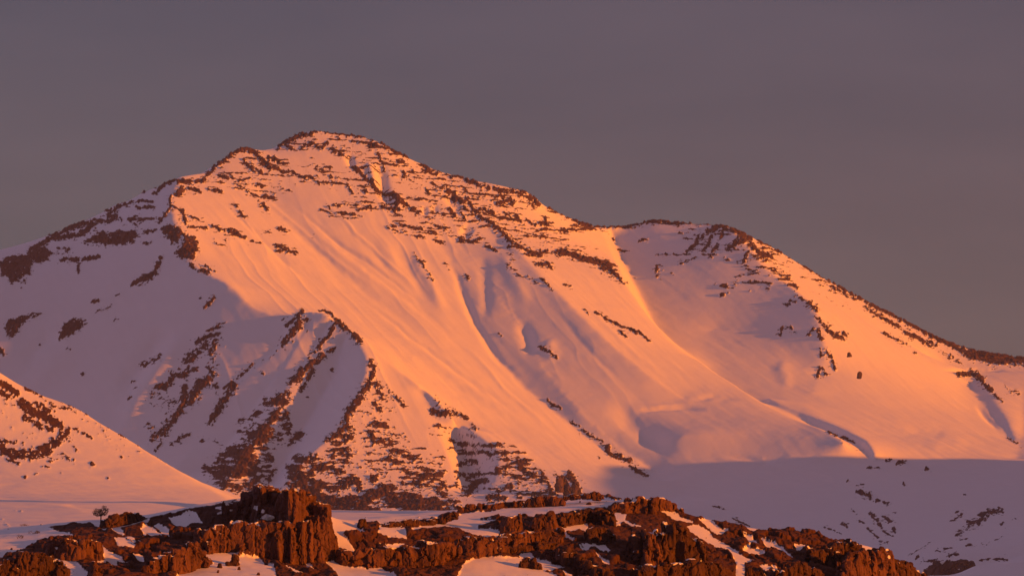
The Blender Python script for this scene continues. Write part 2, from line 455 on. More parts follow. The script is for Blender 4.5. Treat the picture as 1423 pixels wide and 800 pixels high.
zc = solve_surface([SKYLINE, SPUR] + RIBS + GULLIES + FEET + BACK, S_R, Y_R, 760, 760, levels=5, iters=120)
# finer rows where the slopes are seen
ycoarse = np.linspace(*Y_R, zc.shape[0])
yf = np.concatenate([np.linspace(7000, 10500, 420)[:-1], np.linspace(10500, 13750, 900), np.linspace(13750, 15600, 60)[1:]])
NX = 1500
sf = np.linspace(*S_R, NX)
soft = blur(zc, 2.6, 1.1)
zs = 0.5 * blur(zc, 0.9, 0.4) + 0.5 * soft
Z = np.empty((len(yf), NX))
fi = np.interp(yf, ycoarse, np.arange(len(ycoarse))); i0 = np.minimum(fi.astype(int), len(ycoarse) - 2); tt = (fi - i0)[:, None]
# cubic in the distance direction, linear across
im = np.maximum(i0 - 1, 0); ip = np.minimum(i0 + 2, len(ycoarse) - 1)
def _cols(a):
    return resample(a, a.shape[0], NX)
zz = _cols(zs)
p0, p1, p2, p3 = zz[im], zz[i0], zz[i0 + 1], zz[ip]
Z = p1 + 0.5 * tt * (p2 - p0 + tt * (2 * p0 - 5 * p1 + 4 * p2 - p3 + tt * (3 * (p1 - p2) + p3 - p0)))
Ym = np.repeat(yf[:, None], NX, 1)
Xm = sf[None, :] * Ym
# deep drifts fill the hollows of the lower snowfields: these lie much smoother than the rest
PX, PY = proj(Xm, Ym, Z)
drift = np.maximum(sstep(900, 960, PX) * (1 - sstep(1090, 1150, PX)) * sstep(548, 566, PY) * (1 - sstep(650, 690, PY)),
                   sstep(930, 960, PX) * (1 - sstep(1085, 1115, PX)) * sstep(448, 462, PY) * (1 - sstep(500, 520, PY)) * sstep(12250, 12350, Ym))
drift = np.maximum(drift, 0.6 * sstep(1335, 1350, PX) * (1 - sstep(1400, 1425, PX)) * sstep(528, 540, PY) * (1 - sstep(600, 625, PY)) * (Ym > 11500))
drift = blur(drift, 10, 8)
Z = Z * (1 - 0.85 * drift) + blur(blur(Z, 9, 7), 16, 10) * 0.85 * drift
PX, PY = proj(Xm, Ym, Z)

# ---- small folds of the snow: gullies, wind lips and rolls, in metres (photo path, width px, height)
relief = Canvas()
def fold(pts, w, h): relief.stroke(pts, w, h, mode='add')
for pts, w, h in [ ([(640,470),(700,540),(780,610)],6,1.8), ([(800,410),(870,480),(940,540)],8,1.4), ([(760,420),(820,490),(880,545)],9,-1.5), ([(500,470),(590,545),(700,620),(790,668)],7,2.2), ([(465,380),(540,445),(640,520),(740,590)],7,-2.6), ([(440,265),(490,320),(545,370),(600,415)],6,2.2), ([(395,275),(450,322),(520,372),(600,432)],6,-2.4), ([(345,255),(400,305),(470,365),(540,415)],7,2.2), ([(300,270),(360,330),(430,390)],7,-2.2),
 ([(330,300),(380,345),(430,385),(490,430),(560,482)],16,-2.5), ([(372,285),(430,335),(480,380),(540,430),(620,492)],15,-3.5),
 ([(400,290),(450,335),(500,375),(565,425),(640,485)],10,2.0), ([(420,285),(470,338),(520,380),(590,440),(660,505)],14,-3),
 ([(480,310),(520,350),(560,395),(620,460)],18,-4), ([(548,332),(560,355),(580,388),(610,430)],22,-5), ([(566,340),(590,385),(625,440)],14,4),
 ([(470,440),(540,490),(640,560),(740,620),(820,662)],18,-4), ([(560,480),(640,540),(720,590),(800,640)],15,-3), ([(520,440),(600,500),(680,560),(760,610)],12,2),
 ([(622,345),(640,400),(662,452),(692,497),(730,540)],10,-5), ([(722,440),(733,470),(742,497)],18,-7), ([(757,470),(770,505)],18,5),
 ([(668,345),(676,420),(672,455)],16,-4),([(690,345),(712,385),(740,430)],20,4),
 ([(483,214),(490,234)],10,-9), ([(525,222),(530,250),(535,270),(545,288)],14,-11), ([(507,225),(520,250),(527,262)],11,8), ([(545,275),(565,290)],14,7),
 ([(618,268),(630,285),(640,300)],12,-7), ([(640,315),(655,328)],16,-8),([(600,285),(606,300)],8,-5),([(588,285),(592,300)],8,-5),
 ([(655,290),(690,320),(715,345),(745,365)],14,7),
 ([(880,569),(930,566),(985,567)],7,-6), ([(955,556),(990,550),(1030,558)],8,-3), ([(840,560),(880,585),(910,610),(935,640)],30,-9),
 ([(1080,500),(1100,540)],20,3),([(1308,514),(1350,513),(1400,515)],4,-7),
 ([(270,440),(230,500),(190,560),(150,620)],26,6), ([(242,440),(200,500),(160,560)],26,-6), ([(120,455),(60,520),(20,560)],30,4), ([(80,450),(30,510)],24,-4),
 
 ([(1180,598),(1240,604),(1300,600)],22,-2),([(1255,596),(1300,601),(1320,598)],14,-2),([(1280,616),(1350,620)],20,2),
 ([(1000,630),(1060,640),(1100,632)],8,-3),([(1355,560),(1390,600)],7,-4),
 ([(560,515),(640,575),(760,650)],6,1.5)]:
    fold(pts, w, h)

# ---- bare rock: r = ragged patches, h = ledges lying along the strata
rr = Canvas(); hh = Canvas()
def R(pts, w, s=1.0): rr.stroke(pts, w * (1.15 if pts[0][1] > 440 and pts[0][0] < 640 and w > 3.5 else 0.88), s)
def H(pts, w, s=1.0): hh.stroke(pts, w * (1.1 if pts[0][1] > 440 and pts[0][0] < 620 else 0.9), s + (0.12 if s >= 0.6 and w > 5 else 0.0))
for pts in [
 [(0,365),(10,358),(30,357),(45,347),(60,342),(68,352),(68,362),(45,365),(42,380),(25,388),(15,395),(10,385),(0,382)],
 [(117,337),(125,328),(140,322),(155,325),(170,320),(185,320),(192,325),(185,335),(170,340),(155,342),(140,340)],
 [(222,318),(235,312),(252,318),(256,325),(245,335),(238,338),(232,330)],
 [(256,325),(265,330),(274,335),(274,350),(268,362),(255,358),(241,352),(255,342)],
 [(182,398),(192,385),(212,378),(220,358),(226,355),(222,370),(218,382),(205,390)],
 [(8,450),(12,445),(30,440),(45,435),(60,436),(40,442),(28,450),(22,465),(15,470),(9,465)],
 [(80,472),(88,450),(100,445),(117,444),(112,455),(100,465),(85,473)],
 [(132,437),(145,428),(156,424),(146,431)]]:
    rr.poly(pts, 1.0)
for pts, w, s in [
 ([(45,347),(75,329),(95,318),(120,310)],7,1), ([(75,331),(90,329),(110,325),(120,320),(130,309),(150,307),(160,300)],7,1),
 ([(85,362),(95,358),(108,360)],6,1), ([(70,355),(95,345)],6,.6), ([(115,360),(138,358)],6,1), ([(109,365),(109,379)],3.5,1), ([(80,343),(95,352)],4,.7),
 ([(180,305),(212,305)],6,.95), ([(180,307),(190,316)],4,.9), ([(148,294),(165,288),(185,281),(212,280)],3,.95), ([(190,270),(200,267)],2.5,1), ([(214,270),(230,257),(245,250)],4.5,1), ([(188,288),(214,289)],3.5,.9),
 ([(150,300),(160,288),(168,286)],6,.95), ([(166,303),(170,308)],3,1), ([(200,322),(218,320)],5,.9), ([(198,340),(208,337)],4,1),
 ([(222,305),(232,298),(238,285),(236,272)],3.5,.95), ([(220,310),(232,300)],3,.8), ([(253,293),(257,312)],6,.95), ([(265,366),(272,374),(288,379)],6,.95), ([(285,370),(300,378)],3,.85), ([(238,285),(255,294)],3,.9),
 ([(274,348),(268,332)],6,.9), ([(248,255),(265,252),(285,250)],8,.85), ([(245,270),(255,264)],7,.95), ([(262,262),(278,268)],4.5,.95),
 ([(288,242),(300,231),(310,225),(322,214)],5.5,.95), ([(303,243),(316,247)],4.5,1), ([(322,247),(335,250),(347,248)],4,.95), ([(290,264),(307,267)],3.5,1), ([(325,256),(340,262)],2.2,.9),
 ([(325,210),(340,206),(355,212),(365,225),(376,233)],9,.92), ([(338,222),(346,232),(356,241)],5,.9), ([(375,220),(397,228)],7,.85), ([(378,233),(400,240)],6.5,.9), ([(350,232),(365,240)],5,.7),
 ([(400,237),(420,246),(424,249)],4,.9), ([(430,245),(443,255)],4.5,.95), ([(388,203),(410,190),(430,188),(438,183)],7,1), ([(397,203),(413,208)],4.5,.9),
 ([(422,204),(434,200),(446,206),(454,200)],7,.85), ([(460,207),(476,217)],6,.85), ([(440,232),(452,240),(466,254)],9,.62), ([(490,232),(500,240),(510,250),(525,265)],7,.92), ([(505,262),(510,268)],5,.9), ([(482,258),(492,270)],5,.8),
 ([(474,203),(486,212)],5,.6), ([(512,226),(508,250)],5,.4),
 ([(390,318),(400,323)],3,.95), ([(358,256),(364,260)],5,1), ([(365,283),(372,292)],5,.95), ([(364,274),(380,275)],6,1), ([(345,267),(362,275)],3,.95), ([(372,266),(384,270)],3,.7), ([(385,343),(398,347),(412,352)],5,.95),
 ([(325,285),(328,288)],4,.9), ([(333,296),(340,303)],4,.85), ([(365,320),(378,326)],3,.5), ([(297,334),(302,342)],2,.9), ([(312,330),(316,346)],2,.5),
 ([(552,224),(560,226)],5,.95), ([(525,217),(534,236)],6,.7), ([(570,238),(580,242)],5,.7), ([(560,246),(572,252)],4,.6), ([(588,236),(606,243)],5.5,.85), ([(600,255),(613,262)],5,.85), ([(530,263),(546,271)],6,.95),
 ([(545,270),(553,280),(560,285)],10,.95), ([(560,283),(572,291),(584,296)],6,.9), ([(530,288),(555,292)],5,.9), ([(548,292),(552,284)],8,.9), ([(620,244),(630,252)],5,.6), ([(560,240),(566,250)],5,.7),
 ([(592,262),(597,268)],4,.8),([(604,250),(600,262)],4,.5),([(625,292),(630,300)],7,.95), ([(612,296),(618,299)],4,.8), ([(640,296),(646,306)],4,.8),
 ([(622,266),(632,274),(643,282)],8,.97), ([(648,276),(654,286),(662,294)],7,.95), ([(668,291),(684,296)],7,.95), ([(645,262),(650,268)],5,.8), ([(612,258),(640,284)],4,.6),
 ([(650,253),(675,260),(700,263)],6,.8), ([(700,264),(722,268),(740,270),(746,278)],9,.85), ([(690,262),(698,275)],6,.85), ([(735,274),(748,283)],8,.95), ([(738,283),(742,287)],5,.95), ([(690,284),(706,277)],5,.9), ([(708,275),(712,284)],6,.9), ([(660,268),(690,274)],4,.75),
 ([(640,246),(660,255)],5,.85), ([(732,305),(745,313)],5,.92), ([(752,310),(762,312)],6,.92), ([(757,302),(760,311)],4,.8), ([(715,296),(724,307)],4,.95), ([(700,296),(708,300)],4,.8),
 ([(640,288),(656,296),(668,306)],5,.8), ([(668,306),(684,314),(692,322)],7,.95), ([(692,320),(704,333),(716,343)],8,.97), ([(716,343),(735,350),(752,355)],6,.95),
 ([(745,352),(760,350)],6,.9), ([(735,352),(748,357)],6,.9), ([(775,351),(800,356),(812,361)],10,.98), ([(812,361),(830,364),(845,371)],10,.98), ([(845,371),(856,384)],8,.97), ([(856,384),(868,394)],4,.9), ([(835,372),(845,378)],6,.8),
 ([(745,366),(762,370)],6,.75), ([(758,365),(766,372)],5,.85), ([(700,352),(718,366)],5,.4), ([(675,342),(690,350)],4,.85), ([(640,333),(655,337),(668,332)],6.5,1), ([(606,315),(620,318)],4.5,.9),
 ([(705,373),(715,377)],4,.9), ([(719,383),(729,389)],2.6,.95), ([(733,384),(745,394)],2.2,.85), ([(750,387),(767,401)],3,.95), ([(785,395),(793,397)],2.5,.85), ([(648,383),(650,388)],4,.9), ([(618,365),(624,377)],2.5,.8),
 ([(828,434),(848,448),(862,455)],3,1), ([(862,455),(880,460),(903,474)],3,.9), ([(863,463),(870,468)],4,.9), ([(812,430),(818,438)],3,.9), ([(750,483),(758,490),(772,496)],6,.75), ([(768,494),(774,498)],4,.9), ([(692,464),(698,468)],3,.8),
 ([(575,352),(582,364),(590,373)],4,.7), ([(592,378),(602,393)],2,.8), ([(537,316),(540,319)],3,.95), ([(436,320),(434,342)],2.5,.4),
 ([(760,557),(778,568)],3.2,1), ([(792,587),(805,593)],3,1), ([(808,598),(822,607),(838,614)],3,1), ([(843,622),(850,632),(862,636),(875,640)],7,1), ([(876,648),(888,656),(899,661)],5,1), ([(832,634),(836,637)],2,.8),
 # right peak
 ([(836,318),(860,317),(885,312),(910,308),(945,310),(985,311)],3,.9), ([(900,311),(918,308),(935,310)],4,.9),
 ([(887,337),(893,334)],2.8,1), ([(861,348),(869,350)],2.6,1), ([(915,354)],4.5,1), ([(927,355)],4,1), ([(941,354)],4.5,1), ([(914,371),(914,378)],4,1), ([(913,386)],4,.9), ([(882,387)],3.5,.9), ([(946,366),(955,363)],3.5,.9), ([(955,363),(968,359)],2.6,.7), ([(933,380)],4,.9), ([(943,324),(947,326)],3,.9), ([(849,333),(853,334)],2.5,.9), ([(876,352)],3,.8), ([(900,333)],2.5,.9),
 ([(972,326),(966,342),(956,350)],5.5,.9), ([(985,318),(975,330)],6,.75), ([(983,322),(1000,315),(1013,318)],7,.95), ([(988,331),(982,343),(976,350)],4.5,.85), ([(1003,322),(1002,330)],5,.9), ([(998,341),(990,349)],7,.98), ([(985,355),(989,360)],3.5,.7), ([(960,322),(955,335)],4,.6), ([(1010,318),(1030,325),(1042,333)],7,.95),
 ([(1035,331),(1025,338),(1013,345)],8,.97), ([(1040,338),(1055,350),(1072,357)],8,.93), ([(1040,350),(1033,364)],6,.93), ([(1045,358),(1068,357)],6,.7), ([(1020,365),(1034,366)],4,.5), ([(1005,358),(1012,362)],3,.6),
 ([(1020,335),(1027,330)],6,.8),([(1060,332),(1090,352)],4,.6),
 ([(1095,397),(1108,401)],3.5,.97), ([(1092,424),(1100,419),(1106,420)],5,.9), ([(1112,415),(1126,422),(1136,432)],5.5,.93), ([(1133,440),(1139,443)],4,.95), ([(1140,446),(1144,452)],6,.9), ([(1148,456),(1158,466),(1168,470)],8,.95), ([(1170,464),(1176,468)],5,.9), ([(1138,460),(1142,472)],6,.9), ([(1122,467),(1132,457)],3,1), ([(1083,466),(1088,455)],4,.95), ([(1095,453),(1104,463)],5,.7), ([(1098,412),(1112,412)],3,.6),
 ([(1139,484),(1140,496)],3,.85), ([(1138,512),(1136,524)],4,.9), ([(1142,512),(1149,520)],4,.85), ([(1150,491),(1157,500),(1160,513)],4,.9), ([(1144,486),(1148,484)],3,.7),
 # skyline band of the right shoulder
 ([(1016,315),(1060,335),(1100,357),(1140,383),(1165,397)],4.5,.97), ([(1165,397),(1215,424),(1250,442)],6,1), ([(1250,442),(1300,468),(1345,490)],8,1), ([(1345,490),(1380,499),(1430,500)],14,1.15),
 ([(1158,402),(1190,417)],4,.75), ([(1203,428),(1225,443),(1255,457)],6,.85), ([(1255,460),(1285,474),(1300,480)],7,.85), ([(1228,464),(1248,473)],3.2,.9), ([(1248,473),(1265,482)],2.6,.8), ([(1270,490),(1275,492)],3,.8), ([(1320,495),(1340,508)],5,.5), ([(1310,490),(1325,500)],4,.6),
 ([(1335,519),(1350,519),(1366,528)],8,1), ([(1366,533),(1377,543)],6,.8), ([(1382,549),(1393,557)],3,.85), ([(1395,535),(1404,546)],3,.5), ([(1410,543),(1416,547)],4,.9), ([(1347,512),(1360,514)],3,.8), ([(1400,608),(1420,620)],4,.6),
 # basin and slope on the right
 ([(1192,684),(1208,691)],5,.95), ([(1205,690),(1208,684)],3,.95), ([(1218,696),(1222,696)],3.6,1), ([(1228,698),(1234,700)],4.5,.9), ([(1240,711),(1244,713)],3,.8), ([(1183,707),(1190,712)],2.5,.8), ([(1210,714),(1218,722),(1224,730)],5,.95), ([(1224,728),(1230,738),(1240,745)],3,.9), ([(1227,717),(1240,724)],3.8,1), ([(1206,733),(1220,748)],3,1), ([(1195,723),(1200,725)],3,.9), ([(1170,727),(1178,731)],5,.7), ([(1146,732),(1160,736)],3,.9), ([(1243,733),(1243,738)],4,.9), ([(1222,752),(1232,754)],3,.7), ([(1187,742),(1197,744)],3,.5), ([(1166,739),(1168,741)],3,.8),
 ([(1257,672),(1258,675)],3,.9), ([(1338,687),(1342,687)],2.4,.9), ([(1190,674),(1200,673)],2,.7), ([(1178,669)],2.5,.9), ([(1205,651),(1220,650)],2.6,.8), ([(1232,640),(1240,639)],3,.9), ([(1247,645),(1258,641)],5,.75), ([(1285,653),(1292,652)],2.4,.9),
 ([(1322,723),(1337,714)],3.2,.95), ([(1327,712),(1332,710)],2.5,.9), ([(1330,742),(1346,731)],7,.75), ([(1345,724),(1358,727),(1366,720)],6,.95), ([(1362,716),(1372,711),(1391,709)],6.5,.95), ([(1368,722),(1374,716)],4,.9), ([(1310,762),(1323,760)],3,.9), ([(1302,765),(1307,766)],2.4,.8), ([(1318,771),(1332,769)],3.4,.95), ([(1343,758),(1350,757)],4,.9), ([(1334,750),(1345,748)],2.2,.8), ([(1262,772),(1293,754)],1.3,.9), ([(1273,776),(1277,773)],4,.9), ([(1290,779),(1302,776)],3.4,.95), ([(1283,778),(1287,780)],2.6,.7), ([(1362,777),(1376,776)],3,.95), ([(1380,777),(1399,776)],3.4,.95), ([(1364,755),(1372,757)],2,.6), ([(1390,730),(1393,726)],2.5,.8), ([(1410,719),(1416,722)],3,.5), ([(1365,757),(1395,746)],1.2,.7),
 ([(990,703),(1000,706)],2.4,.95), ([(1002,708),(1006,707)],2,.8), ([(1018,719),(1030,724),(1041,730)],3,1), ([(1150,600),(1165,606),(1178,611)],4,.75), ([(1180,612),(1188,616)],3,.8), ([(1196,626),(1202,623)],1.8,.8),
 # left flank
 ([(128,422),(137,418)],4,.95), ([(157,413),(165,410)],3,.9), ([(158,446),(163,443)],2.5,.9), ([(283,429),(290,420),(297,412)],4.5,.95), ([(277,414),(280,413)],2,.8), ([(198,502),(212,500),(222,497)],9,.72), ([(182,528),(186,528)],3,1), ([(186,541),(190,539)],2.4,.9), ([(176,557),(183,554)],2.4,.9), ([(114,520)],4,1), ([(92,487),(97,487)],2.5,.9), ([(54,477)],3,.8), ([(0,484),(5,492)],4,1), ([(178,545),(180,500)],3,.0),
 ([(33,388),(36,396)],3,.8), ([(30,400)],2.5,.8), ([(20,463),(14,470)],3,.8),
 ([(305,452),(312,450)],2,.9), ([(288,462),(304,456)],3.6,1), ([(272,477),(285,469),(303,465)],5,.95), ([(300,470),(297,485),(292,492)],9,.72), ([(285,480),(270,492),(258,500)],11,.72), ([(300,490),(297,505),(300,520)],9,.45), ([(270,496),(258,503)],6,.95), ([(262,510),(255,520),(270,512)],6,.85), ([(240,520),(255,522)],7,.95), ([(240,525),(228,540),(218,539)],7,.93), ([(290,510),(295,525)],5,.9), ([(288,528),(280,535),(272,545)],13,.95), ([(272,545),(265,560)],9,.95), ([(257,538),(256,555),(252,568)],8,.95), ([(252,568),(240,585),(225,600),(212,611)],7,.95), ([(240,575),(228,590)],7,.6), ([(215,550),(240,560)],10,.48), ([(210,560),(235,570)],6,.4), ([(205,590),(215,597)],7,.5), ([(285,525),(305,540)],7,.6),
 ([(325,535),(318,548),(305,566),(292,585)],8,.97), ([(350,508),(340,518),(330,526)],4.5,.75), ([(320,535),(312,541)],3,.9), ([(224,611),(217,626)],3,.95), ([(229,605),(233,603)],3.5,.95), ([(261,603),(248,609),(240,617)],4.5,.85), ([(364,520)],4,.95), ([(392,443),(400,440)],3,.9),
 ([(420,434),(410,443),(396,453)],5,.93), ([(417,446),(409,460),(398,472)],8,.97), ([(398,474),(391,480)],6,.97), ([(427,445),(424,448)],4,.9), ([(425,460)],3.5,.9), ([(385,487),(372,500)],3,.5), ([(362,505),(370,495)],3,.4),
 ([(467,450),(460,462),(450,474)],6,.9), ([(452,470),(443,483)],7,.85), ([(463,486),(455,489)],5,.9), ([(437,487),(432,491)],4.5,.95), ([(447,495),(435,505),(427,514)],9,.92), ([(420,515),(412,528)],9,.93), ([(408,528),(403,535)],7,.95), ([(434,518),(427,528)],5,.92), ([(423,535),(418,543)],5.5,.9), ([(461,514)],4,.95), ([(400,545),(385,556)],11,.85), ([(392,552),(402,556)],7,.6), ([(425,552),(432,556)],3,.6),
 ([(442,433),(456,435),(466,445),(478,455),(492,466),(503,474)],3.2,.95), ([(468,448),(480,458)],6,.85), ([(490,468),(498,475)],6,.85), ([(418,604),(406,613)],8,1), ([(400,620),(404,616)],3,.9),
 ([(517,504),(519,515),(517,525)],7,.95), ([(513,532),(505,545)],10,.93), ([(500,553),(490,566)],10,.9), ([(523,535),(532,550)],12,.68), ([(540,540),(548,556)],6,.55), ([(553,553),(561,565)],4.5,.8), ([(520,562),(530,572)],8,.75), ([(486,570),(482,585)],9,.9), ([(476,588),(492,600)],9,.8),
 ([(600,572),(615,576),(634,576)],7,.85), ([(640,580),(650,582)],4,.95), ([(655,590),(662,600)],4,.6), ([(604,557),(640,582)],8,.32), ([(605,566),(610,562)],3,.9),
 ([(640,659),(652,664),(668,658)],6,.9), ([(650,684),(660,672),(672,668)],11,.93), ([(636,660),(633,675)],4,.7), ([(790,660),(798,668),(803,682)],9,.98), ([(770,660),(792,662)],4,.7),
 # upper edges of the left hill are on its own mesh
 ]:
    R(pts, w, s)
for pts, w, s in [
 ([(448,182),(470,187),(500,191),(525,194),(541,205)],4,.95), ([(488,197),(505,200),(520,202),(536,206)],4.5,.95), ([(468,190),(474,194)],3,.8), ([(541,205),(560,216),(576,223),(600,237),(640,248)],4.5,.85), ([(478,284),(490,285),(514,288)],2.6,1), ([(496,292),(514,293)],2.4,.95), ([(446,292),(465,299)],2.6,1), ([(468,297),(485,298)],2.8,.95), ([(487,299),(502,301)],2.8,.95), ([(463,286),(470,286)],3,.9), ([(476,302),(484,305)],2.6,.9), ([(457,289),(463,293)],3,.8), ([(520,288),(530,290)],3,.9),
 ([(265,302),(280,308)],3,.95), ([(263,315),(288,318)],4.5,.85), ([(297,316),(312,321)],3.2,.95), ([(318,323),(330,326),(340,331)],4.5,1), ([(349,335),(363,338)],3.5,.8),
 ([(553,312),(570,317),(586,320)],4,.95), ([(565,276),(585,279),(608,280)],3,.95), ([(595,322),(606,324)],3,.8), ([(545,320),(568,328)],1.8,.9), ([(574,328),(590,331)],2,.9), ([(603,334),(618,339)],2.6,.95), ([(546,298),(560,300)],2.6,.9), ([(590,302),(600,306)],2.4,.8), ([(543,311),(548,314)],2.4,.9), ([(577,299),(583,303)],3,.7),
 ([(662,297),(690,301),(712,305),(724,307)],3,1), ([(715,300),(725,305)],2.5,.8), ([(718,320),(740,326),(758,331)],4,.7), ([(705,328),(735,330)],3,.55), ([(738,318),(762,320)],4,.95), ([(775,320),(800,320),(830,316),(850,318)],2.8,.95), ([(785,322),(792,321)],5,.9), ([(805,312),(822,316)],5,.85), ([(760,288),(785,300),(805,310)],2.6,.8), ([(755,320),(790,320)],2,.8), ([(790,340),(830,346)],3,.45), ([(700,340),(730,342)],5,.3),
 ([(560,230),(640,275)],36,.21), ([(470,200),(560,240)],30,.21), ([(640,265),(720,285)],24,.21), ([(560,290),(640,300)],24,.21), ([(690,310),(780,335)],20,.21), ([(430,235),(520,270)],24,.21), ([(600,320),(660,320)],16,.21), ([(300,245),(400,262)],18,.21),
 ([(1055,372),(1072,374)],2.6,.95), ([(1036,374),(1050,377)],2,.8), ([(1040,383),(1052,381)],2.8,.95), ([(1026,385),(1035,382)],2.4,.9), ([(1048,392),(1070,395)],2.6,.95), ([(1036,394),(1042,392)],2.6,.9), ([(1073,376),(1092,386)],4,.85), ([(1082,390),(1098,388)],3,.9), ([(1003,411),(1010,408)],4.5,1), ([(1004,398),(1010,398)],2.6,.95), ([(1060,404),(1070,404)],1.8,.8), ([(1042,404),(1046,404)],1.8,.8), ([(990,398),(996,394)],2.2,.7), ([(1012,402),(1022,398)],3,.5), ([(1020,392),(1028,390)],2.4,.7), ([(1060,383),(1068,384)],2,.6), ([(1070,364),(1100,372)],3,.55), ([(1076,380),(1090,378)],2.6,.7),
 ([(1130,405),(1180,428)],4,.32), ([(1100,375),(1150,400)],3,.4),
 ([(370,562),(395,560)],12,.82), ([(385,575),(370,592),(350,605)],14,.75), ([(335,585),(360,575)],7,.6), ([(330,600),(360,598)],8,.5), ([(395,575),(400,600)],10,.75), ([(370,600),(340,625)],20,.82), ([(320,630),(350,640)],14,.85), ([(300,640),(320,632)],8,.8), ([(305,655),(330,655),(350,650)],22,.92), ([(362,620),(375,640)],10,.6), ([(370,650),(352,665)],16,.62), ([(310,672),(350,676)],14,.75), ([(378,655),(372,670)],7,.6), ([(285,650),(300,655)],8,.8), ([(280,612),(300,615)],8,.35), ([(385,620),(390,600)],6,.6),
 ([(475,600),(485,608),(465,608)],10,.78), ([(455,612),(470,616)],8,.75), ([(460,630),(485,625),(478,640)],12,.72), ([(440,645),(470,650)],16,.72), ([(415,640),(440,640)],12,.85), ([(408,655),(430,660)],16,.82), ([(410,672),(440,680)],18,.88), ([(450,675),(462,680),(480,668)],12,.8), ([(478,672),(488,668)],14,1), ([(495,668),(500,680)],7,.9), ([(515,672),(517,665),(522,668)],5,.9),
 ([(430,690),(470,700),(500,700)],18,.92), ([(500,700),(530,685),(545,680)],14,.95), ([(540,690),(560,702),(600,706)],16,.88), ([(560,690),(590,695),(618,705)],12,.82), ([(440,712),(520,712)],14,.8), ([(400,690),(420,700)],18,.9), ([(610,680),(625,695),(635,708)],8,.75), ([(590,655),(610,670),(625,690)],6,.7),
 ([(520,590),(535,592)],7,.9), ([(510,600),(520,602)],6,.7), ([(517,608),(520,620)],6,.75), ([(530,615),(545,618)],10,.62), ([(545,626),(568,628)],6,.75), ([(540,640),(555,643)],7,.8), ([(565,635),(585,640)],6,.65), ([(510,580),(520,640)],16,.42), ([(540,590),(560,610)],10,.4), ([(515,640),(540,640)],8,.45), ([(560,655),(600,652)],8,.6), ([(570,662),(610,660)],10,.6), ([(575,670),(585,672)],8,.85), ([(560,672),(570,672)],5,.8), ([(590,675),(600,670)],7,.8), ([(515,660),(535,660)],7,.6), ([(550,640),(600,645)],24,.33), ([(530,540),(545,620)],18,.33), ([(470,620),(500,660)],20,.40), ([(480,660),(530,650)],16,.4),
 ([(640,619),(670,620),(698,619)],3.4,1), ([(637,631),(655,631),(678,628)],3.4,.95), ([(680,632),(692,629),(705,628)],6,.9), ([(636,645),(648,644)],5,.95), ([(655,643),(662,644)],7,.9), ([(620,625),(632,622)],3,.7), ([(625,612),(635,614)],3.5,.75), ([(650,609),(660,611)],2.4,.8), ([(605,592),(625,595)],4,.6), ([(600,600),(650,605)],14,.21),
 ([(690,655),(705,645),(730,642)],9,.72), ([(705,660),(735,665)],12,.62), ([(725,650),(755,670)],10,.60), ([(755,660),(768,685)],8,.75), ([(690,680),(720,675)],10,.68), ([(720,685),(765,690)],12,.72), ([(700,690),(680,692)],10,.7), ([(720,636),(735,645)],4,.85), ([(700,635),(760,690)],30,.36),
 ]:
    H(pts, w, s)

# break the outlines up: the lookup wanders a few pixels this way and that
wx_ = 7.0 * (fbm2(PX / 11.0, PY / 8.0, 2, 101) - 0.5) + 5.0 * (fbm2(PX / 3.2, PY / 2.4, 2, 102) - 0.5)
wy_ = 5.0 * (fbm2(PX / 11.0, PY / 8.0, 2, 103) - 0.5) + 4.0 * (fbm2(PX / 3.2, PY / 2.4, 2, 104) - 0.5)
Drr = rr.get(PX + 0.6 * wx_, PY + 0.6 * wy_); Dhh = hh.get(PX + wx_ * 1.0, PY + wy_ * 0.35)
halo = Canvas(); halo.a = blur(np.maximum(rr.a, hh.a), 9.0, 6.0)
Dha = halo.get(PX, PY)
n_r = fbm2(PX / 3.4, PY / 2.5, 4, 3, 0.65) - 0.5
n_h = fbm2(PX / 11.0 + PY / 40.0, PY / 2.4, 4, 9, 0.6) - 0.5
n_s = fbm2(PX / 4.6 + PY / 9.0, PY / 1.6, 3, 15, 0.6) - 0.5
RK = np.maximum(np.where(Drr > 0.02, Drr + 1.5 * n_r, 0), np.where(Dhh > 0.02, Dhh + 1.5 * n_h + 0.7 * n_s, 0))
RK = np.maximum(RK, np.where(Dha > 0.015, np.minimum(Dha * 1.3, 0.33) + 1.7 * n_s, 0))
# thin ledges where the lava layers come out of the slope
band = np.abs(np.mod((Z + 0.05 * Xm + 10.0 * fbm2(Xm / 120.0, Ym / 120.0, 2, 121)) / 17.0, 1.0) - 0.5) * 2
upper = np.maximum(sstep(255, 300, PX) * (1 - sstep(395, 425, PY)), sstep(480, 520, PX) * (1 - sstep(770, 800, PX)) * sstep(570, 600, PY))
RK = np.maximum(RK, upper * np.where(Dha > 0.03, 0.60 * sstep(0.6, 0.97, band) * sstep(0.03, 0.12, Dha) + np.minimum(Dha * 1.0, 0.18) + 1.7 * (fbm2(PX / 14.0, PY / 5.0, 3, 122, 0.6) - 0.5) - 0.06, 0))
front = (Ym > 7600)
rock = np.where(front, np.clip(RK - 0.15, 0, 1.1), 0).astype(np.float32)
rock_soft = blur(sstep(0.48, 0.75, rock), 0.5, 0.5)

